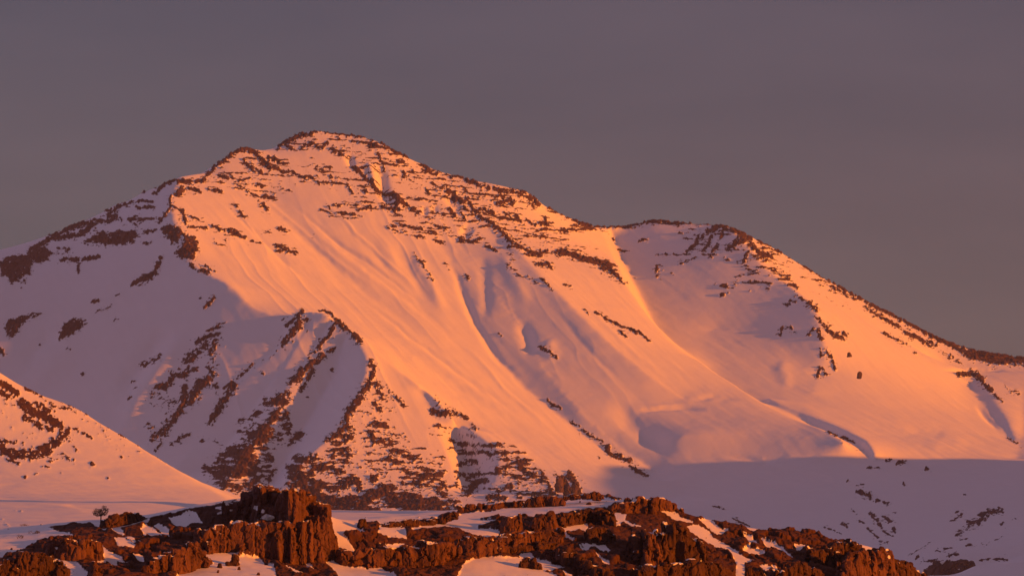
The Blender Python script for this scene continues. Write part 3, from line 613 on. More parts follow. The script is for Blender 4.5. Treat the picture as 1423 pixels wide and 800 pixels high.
# the heights: folds, broken rock, rills and the general unevenness of old snow
Xw, Yw = Xm, Ym
fall = fbm2((Xw * 0.75 + Yw * 0.25) / 42.0, (Yw * 0.9 - Xw * 0.5) / 330.0, 3, 31, 0.5) - 0.5
near_c = np.clip((Ym - 10300) / 400, 0, 1)
lump = (fbm2(Xw / 170.0, Yw / 200.0, 3, 21) - 0.5) * 14.0
fine = (fbm2(Xw / 30.0, Yw / 36.0, 3, 22) - 0.5) * 2.4
flute_c = (Xw * 0.80 + Yw * 0.21 + 30 * fbm2(Xw / 200.0, Yw / 200.0, 2, 37))
flute = noise2(flute_c / 30.0, (Yw * 0.97 - Xw * 0.2) / 700.0, 38); flute = (1 - np.abs(2 * flute - 1)) ** 2
flute_on = sstep(250, 330, PX) * (1 - 0.65 * sstep(600, 680, PX)) * (1 - sstep(860, 960, PX)) * sstep(250, 320, PY) * (1 - 0.6 * sstep(520, 640, PY))
fall2 = fbm2((Xw * 0.75 + Yw * 0.25) / 15.0, (Yw * 0.9 - Xw * 0.5) / 160.0, 2, 35, 0.5) - 0.5
crag = fbm2(Xw / 24.0, Yw / 30.0, 4, 41, 0.55, ridged=True) - 0.35
_, gap, rid = cells2(Xw / 15.0 + 0.4 * wx_, Yw / 22.0 + 0.3 * wy_, 47)
_, gap2, rid2 = cells2(Xw / 6.5, Yw / 9.0, 48)
near_f = np.clip((Ym - 10300) / 400, 0.15, 1)
roll = near_c + (1 - near_c) * 0.25
rx_ = 5.0 * (fbm2(PX / 34.0, PY / 26.0, 3, 111) - 0.5); ry_ = 7.0 * (fbm2(PX / 34.0, PY / 26.0, 3, 112) - 0.5)
Z2 = (Z + relief.get(PX + rx_, PY + ry_) * 1.15 + roll * (lump * (0.3 + 0.5 * (1 - near_c)) + fine * 0.3 + fall * 2.0 + fall2 * 0.7 + flute * flute_on * 1.8)
      + rock_soft * near_f * (1.2 + crag * 5.0 + (rid - 0.4) * 6.5 + (rid2 - 0.4) * 3.2 - 2.0 * (gap < 0.08)))
mountain = structure(grid_object('mountain', Xm, Ym, Z2, MAT_MOUNTAIN, {'rock': rock}))
del zz, p0, p1, p2, p3

# ---- added unseen ridge on the right, shaped to keep sun off the valley floor
ry = np.linspace(5600, 12600, 200); rx = np.linspace(-520, 620, 60)
RX, RY = np.meshgrid(rx, ry)
crest = np.interp(ry, [5600,6300,8200,9000,9900,10250,10480,10580,10700,10779,11127,11500,12000,12600], [-90,190,270,285,300,345,380,386,372,330,276,200,100,-90])
crest = crest + 52 * (fbm2(ry / 230.0, ry * 0 + 3.3, 4, 6, 0.55) - 0.5) * np.clip((ry - 8000) / 800, 0, 1)
crest = blur(crest[:, None], 0, 1.0)
RZ = -120 + (crest + 120) * np.exp(-(RX / 230.0) ** 2) + 6 * (fbm2(RX / 90, RY / 90, 3, 5) - 0.5)
shade_ridge = structure(grid_object('shade_ridge', RX + 2130.0, RY, RZ, MAT_MOUNTAIN, {'rock': np.zeros_like(RZ)}))

# unseen hill, nearer, added to shadow the flat below the left hill
kx = np.linspace(235, 640, 90); ky = np.linspace(1560, 2440, 130)
KX, KY = np.meshgrid(kx, ky)
KZ = -80 + 192 * np.exp(-((KX - 430) / 75.0) ** 2 - np.abs((KY - 2000) / 215.0) ** 3) + 5 * (fbm2(KX / 40, KY / 40, 3, 8) - 0.5)
shade_knoll = structure(grid_object('shade_knoll', KX, KY, KZ, MAT_MOUNTAIN, {'rock': np.zeros_like(KZ)}))

# ================================================================== THE NEARER HILL ON THE LEFT
hs_r, hy_r = (-0.135, 0.02), (1240.0, 4700.0)
HILL = [
 [(-260,380,3.4),(-100,450,3.42),(0,515,3.44),(20,531,3.44),(60,551,3.43),(85,556,3.42),(110,568,3.4),(150,592,3.36),(190,618,3.32),(240,650,3.25),(290,678,3.2),(312,692,3.12),(345,706,3.05),(500,735,3.0),(900,760,3.0)],
 [(-260,690.5,2.4),(0,690.5,2.4),(120,691.5,2.44),(240,694,2.55),(312,698,2.75)],
 [(-260,694.5,2.18),(0,694.5,2.18),(120,695,2.2),(240,696,2.3)],
 [(-260,699,1.95),(0,699,1.95),(100,700,2.0),(240,699,2.15),(320,702,2.3)],
 [(-260,698,1.8),(0,697,1.78),(50,696,1.77),(78,698,1.75),(110,708,1.68),(140,721,1.58)],
 [(100,705,2.0),(150,712,1.8),(190,714,1.7),(250,712,1.7)],
 [(-260,745,1.3),(0,742,1.3),(60,733,1.3),(120,727,1.3),(200,728,1.3),(400,740,1.3),(900,770,1.3)],
 [(-260,440,3.8),(0,545,3.8),(60,581,3.78),(110,598,3.75),(190,648,3.65),(290,708,3.45),(345,716,3.3)],
 [(345,706,3.05),(390,714,3.4),(420,716,4.0),(430,716,4.7)], [(345,706,3.05),(345,708,2.6),(345,712,2.0),(345,735,1.3)],
 [(-260,700,4.7),(0,700,4.7),(300,720,4.7),(900,760,4.7)],
]
hz = solve_surface(HILL, hs_r, hy_r, 260, 420, levels=4, iters=120)
hz = blur(hz, 1.2, 1.0)
hyc = np.linspace(*hy_r, hz.shape[0])
hyf = np.concatenate([np.linspace(1240, 2900, 330)[:-1], np.linspace(2900, 4000, 420)[:-1], np.linspace(4000, 4700, 30)])
HNX = 800
hcols = resample(hz, hz.shape[0], HNX)
fi = np.interp(hyf, hyc, np.arange(len(hyc))); i0 = np.minimum(fi.astype(int), len(hyc) - 2); tt = (fi - i0)[:, None]
HZ = hcols[i0] * (1 - tt) + hcols[i0 + 1] * tt
HZ = blur(HZ, 0, 1.5)
HY = np.repeat(hyf[:, None], HNX, 1); HX = np.linspace(*hs_r, HNX)[None, :] * HY
hpx, hpy = proj(HX, HY, HZ)
hr = Canvas()
for pts, w, s in [
 ([(0,532),(12,538),(22,547)],10,1), ([(0,545),(15,552)],8,.8), ([(8,558),(20,563)],7,.6), ([(30,560),(45,572),(60,577)],12,1), ([(60,577),(75,587),(83,592)],12,1), ([(35,580),(55,592),(70,597)],9,.85), ([(50,560),(70,572)],8,.8),
 ([(35,540),(48,546),(58,551)],4,.85), ([(62,558),(78,565),(95,568)],7,.68), ([(85,557),(105,566),(120,574)],5,.8), ([(70,568),(75,573)],4,.7), ([(98,570),(118,576)],5,.5),
 ([(0,622),(20,632),(45,632),(65,625)],15,.92), ([(65,622),(80,612),(92,602)],13,.88), ([(0,612),(30,616)],7,.7), ([(10,640),(25,644)],6,.7), ([(70,640),(85,632),(105,640)],7,.6), ([(92,595),(108,598)],6,.75), ([(114,602),(128,609)],3.5,.85), ([(95,605),(105,625)],9,.5), ([(25,600),(50,605)],7,.35),
 ([(112,578),(160,608),(200,632)],9,.36), ([(115,585),(180,635)],12,.25), ([(165,603),(180,609)],3.5,.75), ([(150,593),(158,598)],3,.6), ([(185,616),(200,622)],3.5,.7), ([(215,632),(232,643)],3.5,.65),
 ([(128,645)],6,.9), ([(34,662)],6,.9), ([(60,648),(68,649)],4,.85), ([(85,657)],3.6,.85), ([(150,663)],3,.8), ([(168,635)],3,.8), ([(45,660),(52,657)],3,.5),([(20,655)],3,.6),([(110,655)],3,.5),
 ([(10,590),(22,600)],5,.45),([(0,570),(15,580)],5,.4),([(40,608),(55,606)],5,.4),
 ([(3,725),(12,730)],6,.4),([(22,710),(36,712)],3,.5)]:
    hr.stroke(pts, w, s)
hd = hr.get(hpx, hpy)
hrock = np.where(hd > 0.02, hd + 1.5 * (fbm2(hpx / 3.2, hpy / 2.8, 4, 77, 0.6) - 0.5), 0) - 0.15
hrock = np.clip(hrock, 0, 1.1)
HZ = HZ + (fbm2(HX / 40, HY / 60, 3, 61) - 0.5) * 1.6 + (fbm2(HX / 9, HY / 14, 3, 62) - 0.5) * 0.35 + blur(sstep(0.35, 0.6, hrock), 0.8, 0.8) * (0.5 + 1.6 * (fbm2(HX / 4, HY / 7, 3, 63, 0.6) - 0.4))
edge = np.clip((np.linspace(*hs_r, HNX)[None, :] + 0.012) / 0.03, 0, 1) ** 2
HZ = HZ - edge * 90
HZ[0] -= 60; HZ[-1] -= 160
MAT_HILL = terrain_material('hill_snow_and_scree', 0.45, (0.055, 0.028, 0.022), (0.125, 0.062, 0.045), 0.5, 0.8)
hill = structure(grid_object('hill', HX, HY, HZ, MAT_HILL, {'rock': hrock}))

# ================================================================== GROUND: one sheet under everything
gy = np.concatenate([np.linspace(-400, 1400, 60), np.linspace(1500, 17000, 80)])
gx = np.linspace(-5000, 14000, 200)
GX, GY = np.meshgrid(gx, gy)
GZ = np.interp(GY, [-400, 0, 300, 700, 900, 1500, 3000, 17000], [-3, -2.5, -9, -24, -32, -75, -125, -128]) + 3 * (fbm2(GX / 300, GY / 300, 3, 91) - 0.5)
ground = structure(grid_object('ground', GX, GY, GZ, MAT_MOUNTAIN, {'rock': np.zeros_like(GZ)}))

# ================================================================== THE ROCKY FOREGROUND RISE
fs_r, fy_r = (-0.116, 0.116), (905.0, 1410.0)
FORE = [
 [(-160,818,.925),(300,818,.925),(700,818,.925),(1100,818,.925),(1290,835,.925),(1500,880,.925)], [(-160,950,.80),(1500,950,.80)],
 [(-160,770,1.12),(0,742,1.11),(60,729,1.105),(100,723,1.1),(150,721,1.09),(210,715,1.08),(250,706,1.075),(300,695,1.07),(335,685,1.065),(350,688,1.062),(400,690,1.06),(440,705,1.06),(470,722,1.06),(500,724,1.065),(560,716,1.09),(635,707,1.11),(700,697,1.11),(760,692,1.11),(832,688,1.11),(870,692,1.085),(905,695,1.07),(940,709,1.065),(1000,725,1.06),(1040,733,1.06),(1075,737,1.06),(1110,735,1.06),(1165,749,1.05),(1215,757,1.045),(1240,772,1.03),(1282,799,1.0),(1330,840,.98),(1500,900,.96)],
 [(455,740,1.03),(520,733,1.045),(600,740,1.035),(680,738,1.035),(740,725,1.05),(800,712,1.07),(850,708,1.075)],
 [(460,792,.985),(560,795,.985),(640,780,.99),(740,765,1.0),(800,755,1.01)],
 [(-160,800,.985),(60,795,.985),(140,790,.985),(220,799,.985),(300,784,.99),(380,782,.99),(470,788,.985)],
 [(60,752,1.05),(140,750,1.05),(220,750,1.045),(262,742,1.05)], [(278,767,1.018),(320,766,1.018),(345,771,1.014),(380,779,1.008),(420,782,1.006),(450,775,1.01),(468,772,1.012)], [(278,735,1.05),(330,725,1.05),(440,720,1.05)],
 [(880,730,1.03),(960,745,1.025),(1060,760,1.015),(1160,775,1.0),(1240,795,.985)],
 [(1318,860,.93),(1318,862,1.02),(1322,865,1.08),(1330,870,1.2)], [(1420,900,.88),(1420,905,1.0),(1420,915,1.25)],
 [(-160,830,1.33),(700,770,1.33),(1500,980,1.33)],
]
FORE.append([(x, y + 26, k + 0.045) for x, y, k in FORE[1] if x > 440])
FORE.append([(x, y + 3, k + 0.03) for x, y, k in FORE[1] if x < 300])
FORE = [[(x, y, 1.06 + (k - 1.06) * (0.5 if k < 1.06 else 1.0) + 0.08 * (x - 700) / 700) for x, y, k in ln] for ln in FORE]
fz = solve_surface(FORE, fs_r, fy_r, 420, 420, levels=4, iters=140)
fz = blur(fz, 1.6, 2.0)
fyc = np.linspace(*fy_r, fz.shape[0])
fyf = np.concatenate([np.linspace(905, 1185, 740)[:-1], np.linspace(1185, 1410, 60)])
FNX = 1350
fcols = resample(fz, fz.shape[0], FNX)
fi = np.interp(fyf, fyc, np.arange(len(fyc))); i0 = np.minimum(fi.astype(int), len(fyc) - 2); tt = (fi - i0)[:, None]
FZ = fcols[i0] * (1 - tt) + fcols[i0 + 1] * tt
FZ = blur(FZ, 0, 1.2)
FY = np.repeat(fyf[:, None], FNX, 1); FX = np.linspace(*fs_r, FNX)[None, :] * FY
FZ_BASE = FZ.copy()
def fore_height(x, y):
    """Height of the foreground rise at (x, y)."""
    r = np.interp(y, fyf, np.arange(len(fyf))); c = (x / y - fs_r[0]) / (fs_r[1] - fs_r[0]) * (FNX - 1)
    r = np.clip(r, 0, len(fyf) - 1.01); c = np.clip(c, 0, FNX - 1.01)
    r0 = int(r); c0 = int(c); tr = r - r0; tc = c - c0
    a = FZ_BASE
    return (a[r0, c0] * (1 - tc) + a[r0, c0 + 1] * tc) * (1 - tr) + (a[r0 + 1, c0] * (1 - tc) + a[r0 + 1, c0 + 1] * tc) * tr
fpx, fpy = proj(FX, FY, FZ)
SNOW_PATCHES = [
 [(-80,745),(0,740),(60,727),(100,721),(138,719),(152,732),(145,737),(125,728),(110,729),(60,732),(75,738),(108,747),(70,747),(50,753),(20,765),(0,778),(-80,800)],
 [(152,735),(165,731),(195,720),(208,722),(206,728),(185,732),(166,736),(173,743),(165,742)],
 [(70,772),(80,777),(105,780),(116,790),(124,796),(124,815),(92,815),(90,790),(78,785)],
 [(138,757),(150,765),(165,772),(178,783),(172,783),(162,776),(163,790),(158,788),(150,777),(130,780),(126,774),(146,776),(143,768)],
 [(195,737),(203,731),(215,736),(233,747),(210,746),(200,743)], [(214,730),(222,728),(228,733),(235,738),(234,743),(225,739)],
 [(160,750),(170,749),(188,757),(185,759),(165,757)], [(174,747),(182,746),(194,755),(188,755)], [(185,771),(198,770),(200,779),(192,778)],
 [(235,720),(250,717),(262,713),(271,714),(281,727),(270,725),(256,731),(242,730)],
 [(280,766),(330,765),(331,771),(320,777),(338,772),(360,775),(368,784),(380,785),(386,815),(244,815),(248,788),(258,784),(275,781),(298,781),(286,773)],
 [(300,706),(322,700),(336,690),(340,692),(326,705),(315,711)],
 [(452,714),(480,719),(500,722),(520,720),(545,722),(498,727),(496,731),(503,735),(506,743),(490,741),(474,741),(482,748),(496,768),(480,762),(462,757)],
 [(445,773),(465,780),(482,786),(502,798),(502,815),(478,815),(462,787)], [(488,788),(514,791),(514,785),(530,791),(546,799),(560,815),(500,815)],
 [(525,742),(528,731),(548,733),(562,735),(565,747),(548,746)], [(528,756),(545,757),(562,756),(548,762)], [(398,784),(412,790),(420,793),(412,797)], [(425,781),(436,786),(434,789)],
 [(520,722),(560,714),(600,708),(638,704),(634,712),(616,714),(596,721),(570,724),(530,728)],
 [(570,738),(585,731),(595,727),(632,722),(642,713),(662,710),(690,708),(720,699),(745,698),(780,691),(830,689),(852,695),(868,693),(866,699),(845,703),(820,706),(806,709),(765,716),(730,715),(690,718),(678,716),(662,722),(688,724),(690,727),(664,727),(664,733),(697,734),(690,743),(680,744),(655,741),(640,735),(620,733),(600,734)],
 [(880,690),(905,685),(925,690),(915,692),(895,693)],
 [(664,770),(690,775),(722,774),(722,770),(732,762),(742,774),(768,783),(792,784),(775,790),(755,792),(775,801),(770,815),(630,815),(643,786),(654,778)],
 [(780,730),(792,727),(803,724),(812,722),(816,730),(817,740),(806,734),(795,738),(785,740)], [(779,738),(788,744),(798,752),(795,753),(783,744)],
 [(806,757),(825,759),(840,757),(848,770),(836,769),(824,764),(816,768)], [(800,758),(808,763),(819,769),(815,770)],
 [(853,713),(870,717),(868,724),(878,730),(890,733),(878,732),(866,726),(858,733),(850,734),(860,727),(852,720)],
 [(865,775),(875,772),(880,779),(870,779)], [(888,783),(900,788),(914,793),(905,797),(893,795)], [(829,772),(838,778),(847,784),(840,783)], [(783,793),(800,800),(815,806),(800,806)], [(826,796),(840,795),(845,801),(830,801)],
 [(908,707),(920,705),(935,708),(946,718),(962,725),(950,723),(935,719),(925,712)],
 [(955,729),(970,728),(985,735),(991,745),(1006,752),(1026,769),(1036,775),(1048,781),(1034,782),(1034,815),(1022,815),(1024,782),(1010,766),(992,757),(980,750),(985,756),(970,742),(958,738)],
 [(972,722),(985,721),(1000,733),(1011,737),(997,739),(985,731)], [(1033,741),(1045,745),(1053,757),(1042,757),(1042,763),(1061,765),(1062,770),(1042,772),(1032,766),(1043,755),(1038,749)],
 [(930,785),(945,782),(963,790),(967,797),(945,792),(938,798)], [(1058,749),(1072,754),(1086,760),(1101,776),(1094,772),(1080,763),(1064,758)], [(1057,788),(1066,789),(1072,792),(1064,794)], [(1072,788),(1080,792),(1076,793)],
 [(1030,730),(1060,732),(1078,734),(1060,739),(1045,738)], [(1104,757),(1118,757),(1118,762),(1108,764)], [(1136,742),(1150,745),(1168,745),(1158,753),(1147,750)], [(1186,749),(1204,752),(1216,758),(1213,763),(1200,757)],
 [(1141,771),(1155,771),(1150,776)], [(1132,775),(1142,782),(1138,783)], [(1169,753),(1177,757),(1174,758)], [(990,785),(1000,790),(996,799),(988,797)], [(1246,788),(1255,792),(1250,794)],
]
fsn = Canvas()
for p in SNOW_PATCHES: fsn.poly(p, 1.0, 1.6)
def snow_at(px, py):
    return fsn.get(px, py) + 0.5 * (fbm2(px / 3.0, py / 2.2, 3, 55, 0.6) - 0.5)
behind = sstep(0, 6, FY - 80.0 * (fpx - 700) / 700 - np.interp(fpx, [-160,0,100,210,300,400,470,560,640,760,832,905,1000,1110,1215,1282,1500], [1108,1098,1088,1072,1064,1056,1056,1084,1104,1104,1104,1066,1056,1056,1041,998,950]))
fsnow = np.maximum(snow_at(fpx, fpy), behind * np.where(fpx < 140, 1.0, np.clip(0.7 + 0.3 * (FY - 80.0 * (fpx - 700) / 700 - 1120) / 20, 0.7, 1.0)))
frock = np.clip(1.0 - fsnow + 0.0, 0, 1.1)
def fore_Y(px, py):
    """Distance at which the foreground rise shows at pixel (px, py): nearest row whose ground reaches that height."""
    c = int(np.clip(np.argmin(np.abs(fpx[200] - px)), 0, FNX - 1)); col = fpy[:740, c]
    hit = np.nonzero(col <= py)[0]
    return float(fyf[hit[0]]) if len(hit) else float(fyf[int(np.argmin(col))])
# pebbly clear spots on the snow
frock = np.maximum(frock, 1.1 * sstep(0.905, 0.93, fbm2(fpx / 2.2, fpy / 1.4, 2, 58)))
soil = blur(sstep(0.4, 0.6, frock), 1.0, 1.0)
_, cg1, ci1 = cells2(FX / 2.6 + 0.3 * fbm2(FX, FY, 2, 81), FY / 3.4, 82)
_, cg2, ci2 = cells2(FX / 1.05, FY / 1.5, 83)
big = sstep(0.42, 0.62, fbm2(FX / 14.0, FY / 18.0, 3, 84))
FZ = FZ + soil * (0.1 + 1.1 * (fbm2(FX / 5.0, FY / 6.5, 5, 71, 0.55, ridged=True) - 0.55) + 1.5 * (fbm2(FX / 11.0, FY / 14.0, 3, 79) - 0.5)
                  + (0.25 + 0.75 * big) * ((ci1 - 0.35) * 1.3 - 0.5 * (cg1 < 0.07) + (ci2 - 0.4) * 0.3)) \
        + (fbm2(FX / 22, FY / 30, 3, 72) - 0.5) * 1.4 + (fbm2(FX / 5, FY / 8, 3, 73) - 0.5) * 0.25
fe = np.clip((FY - 80.0 * (fpx - 700) / 700 - 1150) / 180, 0, 1)
FZ = FZ - fe * 60
FZ[0] -= 30
rise = structure(grid_object('rocky_rise', FX, FY, FZ, MAT_FORE, {'rock': frock}))

# ================================================================== ROCKS THAT STAND ON THE RISE
def rock_material(name, a, b, scale):
    m = bpy.data.materials.new(name); m.use_nodes = True
    nt = m.node_tree; nt.nodes.clear(); L = nt.links
    out = nd(nt, 'ShaderNodeOutputMaterial'); bs = nd(nt, 'ShaderNodeBsdfPrincipled')
    geo = nd(nt, 'ShaderNodeNewGeometry')
    mp = nd(nt, 'ShaderNodeMapping'); mp.inputs['Scale'].default_value = (1.0, 1.0, 0.45)
    L.new(geo.outputs['Position'], mp.inputs['Vector'])
    n1 = nd(nt, 'ShaderNodeTexNoise', Scale=scale, Detail=6.0, Roughness=0.68)
    n2 = nd(nt, 'ShaderNodeTexNoise', Scale=scale * 0.2, Detail=3.0, Roughness=0.5)
    L.new(mp.outputs['Vector'], n1.inputs['Vector']); L.new(mp.outputs['Vector'], n2.inputs['Vector'])
    mx0 = nd(nt, 'ShaderNodeMix'); mx0.data_type = 'FLOAT'; mx0.inputs['Factor'].default_value = 0.45
    L.new(n1.outputs['Fac'], mx0.inputs['A']); L.new(n2.outputs['Fac'], mx0.inputs['B'])
    cr = nd(nt, 'ShaderNodeValToRGB')
    cr.color_ramp.elements[0].position = 0.32; cr.color_ramp.elements[0].color = (*a, 1)
    cr.color_ramp.elements[1].position = 0.66; cr.color_ramp.elements[1].color = (*b, 1)
    L.new(mx0.outputs['Result'], cr.inputs['Fac'])
    at = nd(nt, 'ShaderNodeAttribute'); at.attribute_name = 'snow'
    ad = nd(nt, 'ShaderNodeMath', operation='MULTIPLY_ADD'); ad.inputs[1].default_value = 0.5; ad.inputs[2].default_value = -0.25
    L.new(n1.outputs['Fac'], ad.inputs[0])
    a2 = nd(nt, 'ShaderNodeMath', operation='ADD'); L.new(ad.outputs[0], a2.inputs[0]); L.new(at.outputs['Fac'], a2.inputs[1])
    mr = nd(nt, 'ShaderNodeMapRange'); mr.inputs['From Min'].default_value = 0.46; mr.inputs['From Max'].default_value = 0.56
    L.new(a2.outputs[0], mr.inputs['Value'])
    mx = nd(nt, 'ShaderNodeMix'); mx.data_type = 'RGBA'
    mx.inputs['B'].default_value = (0.78, 0.77, 0.78, 1)
    L.new(mr.outputs['Result'], mx.inputs['Factor']); L.new(cr.outputs['Color'], mx.inputs['A'])
    L.new(mx.outputs['Result'], bs.inputs['Base Color'])
    bs.inputs['Roughness'].default_value = 0.92; bs.inputs['Specular IOR Level'].default_value = 0.12
    bp = nd(nt, 'ShaderNodeBump', Strength=1.0, Distance=0.22 / scale)
    L.new(n1.outputs['Fac'], bp.inputs['Height']); L.new(bp.outputs['Normal'], bs.inputs['Normal'])
    L.new(bs.outputs['BSDF'], out.inputs['Surface'])
    return m

MAT_CLIFF = rock_material('reddish_lava_rock', (0.052, 0.026, 0.022), (0.172, 0.082, 0.064), 0.9)
MAT_DARK = rock_material('dark_lava_rock', (0.034, 0.019, 0.017), (0.104, 0.052, 0.042), 1.1)
MAT_SUMMIT = rock_material('mountain_rock', (0.06, 0.036, 0.034), (0.14, 0.08, 0.064), 0.12)

def hull_block(bm, cx, cy, z0, z1, wx, wy, R, taper=0.75, n=14):
    """One angular block of rock: the convex hull of points strewn over a tapering prism."""
    vs = []
    h = z1 - z0
    for k in range(n):
        t = R.choice([0.0, 0.0, R.uniform(0.2, 0.75), R.uniform(0.75, 0.95), 1.0])
        s = 1.0 - (1.0 - taper) * t
        a = R.uniform(0, 2 * math.pi)
        sq = max(abs(math.cos(a)), abs(math.sin(a)))
        r = (0.82 + 0.18 * R.random()) / (0.55 * sq + 0.45)
        vs.append(bm.verts.new((cx + 0.5 * wx * s * r * math.cos(a), cy + 0.5 * wy * s * r * math.sin(a), z0 + h * t)))
    ret = bmesh.ops.convex_hull(bm, input=vs)
    junk = list({g for g in ret['geom_interior'] + ret['geom_unused'] if isinstance(g, bmesh.types.BMVert)})
    if junk: bmesh.ops.delete(bm, geom=junk, context='VERTS')

def finish_rock(name, bm, voxel, mat, rough, seed, tall=0.35, origin=None, nscale=1.0, ledge=0.9, stand=0.6):
    """Weld the blocks into one lump (voxel remesh), break its surface up, link it as one object."""
    me = bpy.data.meshes.new(name + '_blocks'); bm.to_mesh(me); bm.free()
    tmp = bpy.data.objects.new(name + '_blocks', me); scene.collection.objects.link(tmp)
    md = tmp.modifiers.new('weld', 'REMESH'); md.mode = 'VOXEL'; md.voxel_size = voxel; md.use_smooth_shade = False
    dg = bpy.context.evaluated_depsgraph_get()
    out = bpy.data.meshes.new_from_object(tmp.evaluated_get(dg))
    bpy.data.objects.remove(tmp); bpy.data.meshes.remove(me)
    out.name = name
    n = len(out.vertices)
    co = np.empty(n * 3, np.float32); out.vertices.foreach_get('co', co); co = co.reshape(-1, 3)
    no = np.empty(n * 3, np.float32); out.vertex_normals.foreach_get('vector', no); no = no.reshape(-1, 3)
    q = co / (rough * 4.0) * nscale
    d1 = fbm3(q[:, 0], q[:, 1], q[:, 2] * tall, 4, seed, 0.55, ridged=True) - 0.55
    q2 = co / (rough * 1.3) * nscale
    d2 = fbm3(q2[:, 0], q2[:, 1], q2[:, 2] * 0.6, 3, seed + 5, 0.55) - 0.5
    # fracture it: every cell of two broken-stone patterns steps in or out a little, cracks run between them
    w = 0.35 * (fbm3(q2[:, 0], q2[:, 1], q2[:, 2], 2, seed + 9)[:, None] - 0.5)
    c1 = co / (rough * 5.2) + w; c2 = co / (rough * 2.4) + w
    _, g1, r1 = cells3(c1[:, 0], c1[:, 1], c1[:, 2] * stand, seed + 21)
    _, g2, r2 = cells3(c2[:, 0], c2[:, 1], c2[:, 2] * 0.55, seed + 22)
    d3 = (r1 - 0.5) * 1.6 - 0.9 * np.clip(1 - g1 / 0.10, 0, 1) + (r2 - 0.5) * 0.45 - 0.25 * np.clip(1 - g2 / 0.1, 0, 1)
    co = co + no * (d1 * 0.45 + d2 * 0.35 + d3)[:, None] * rough
    px, py = proj(co[:, 0], co[:, 1], co[:, 2])
    sn = snow_rock.get(px, py) * sstep(-0.1, 0.35, no[:, 2])
    sn = np.maximum(sn, ledge * sstep(0.72, 0.92, no[:, 2]) * sstep(0.50, 0.62, fbm3(q[:, 0], q[:, 1], q[:, 2], 3, seed + 31)))
    if origin is None:
        origin = np.array([co[:, 0].mean(), co[:, 1].mean(), co[:, 2].min()])
    co = (co - origin).astype(np.float32)
    out.vertices.foreach_set('co', co.ravel())
    at = out.attributes.new('snow', 'FLOAT', 'POINT'); at.data.foreach_set('value', sn.astype(np.float32))
    out.polygons.foreach_set('use_smooth', np.zeros(len(out.polygons), bool))
    out.update()
    out.materials.clear(); out.materials.append(mat)
    o = bpy.data.objects.new(name, out); o.location = origin
    scene.collection.objects.link(o)
    return o

snow_rock = Canvas()
for p in [[(351,706),(353,701),(358,702),(367,709),(366,712),(358,711)], [(360,719),(370,714),(382,718),(380,722),(370,722)], [(316,709),(325,705),(326,708),(318,711)], [(296,733),(300,731),(299,736)], [(409,678),(415,681),(417,685),(410,682)], [(74,757),(80,760),(79,763)], [(87,751),(91,753),(89,755)], [(44,779),(50,782),(52,786),(45,783)], [(25,791),(37,790),(39,796),(28,797)], [(590,753),(595,752),(604,753),(598,757)], [(530,757),(545,755),(562,756),(545,763)],
          [(692,744),(700,742),(688,746)], [(1235,771),(1238,774),(1234,776)], [(1229,757),(1232,760),(1228,761)]]:
    snow_rock.poly(p, 1.0, 1.5)

def thing(o, label, cat, group=None):
    o['label'] = label; o['category'] = cat
    if group: o['group'] = group
    return o

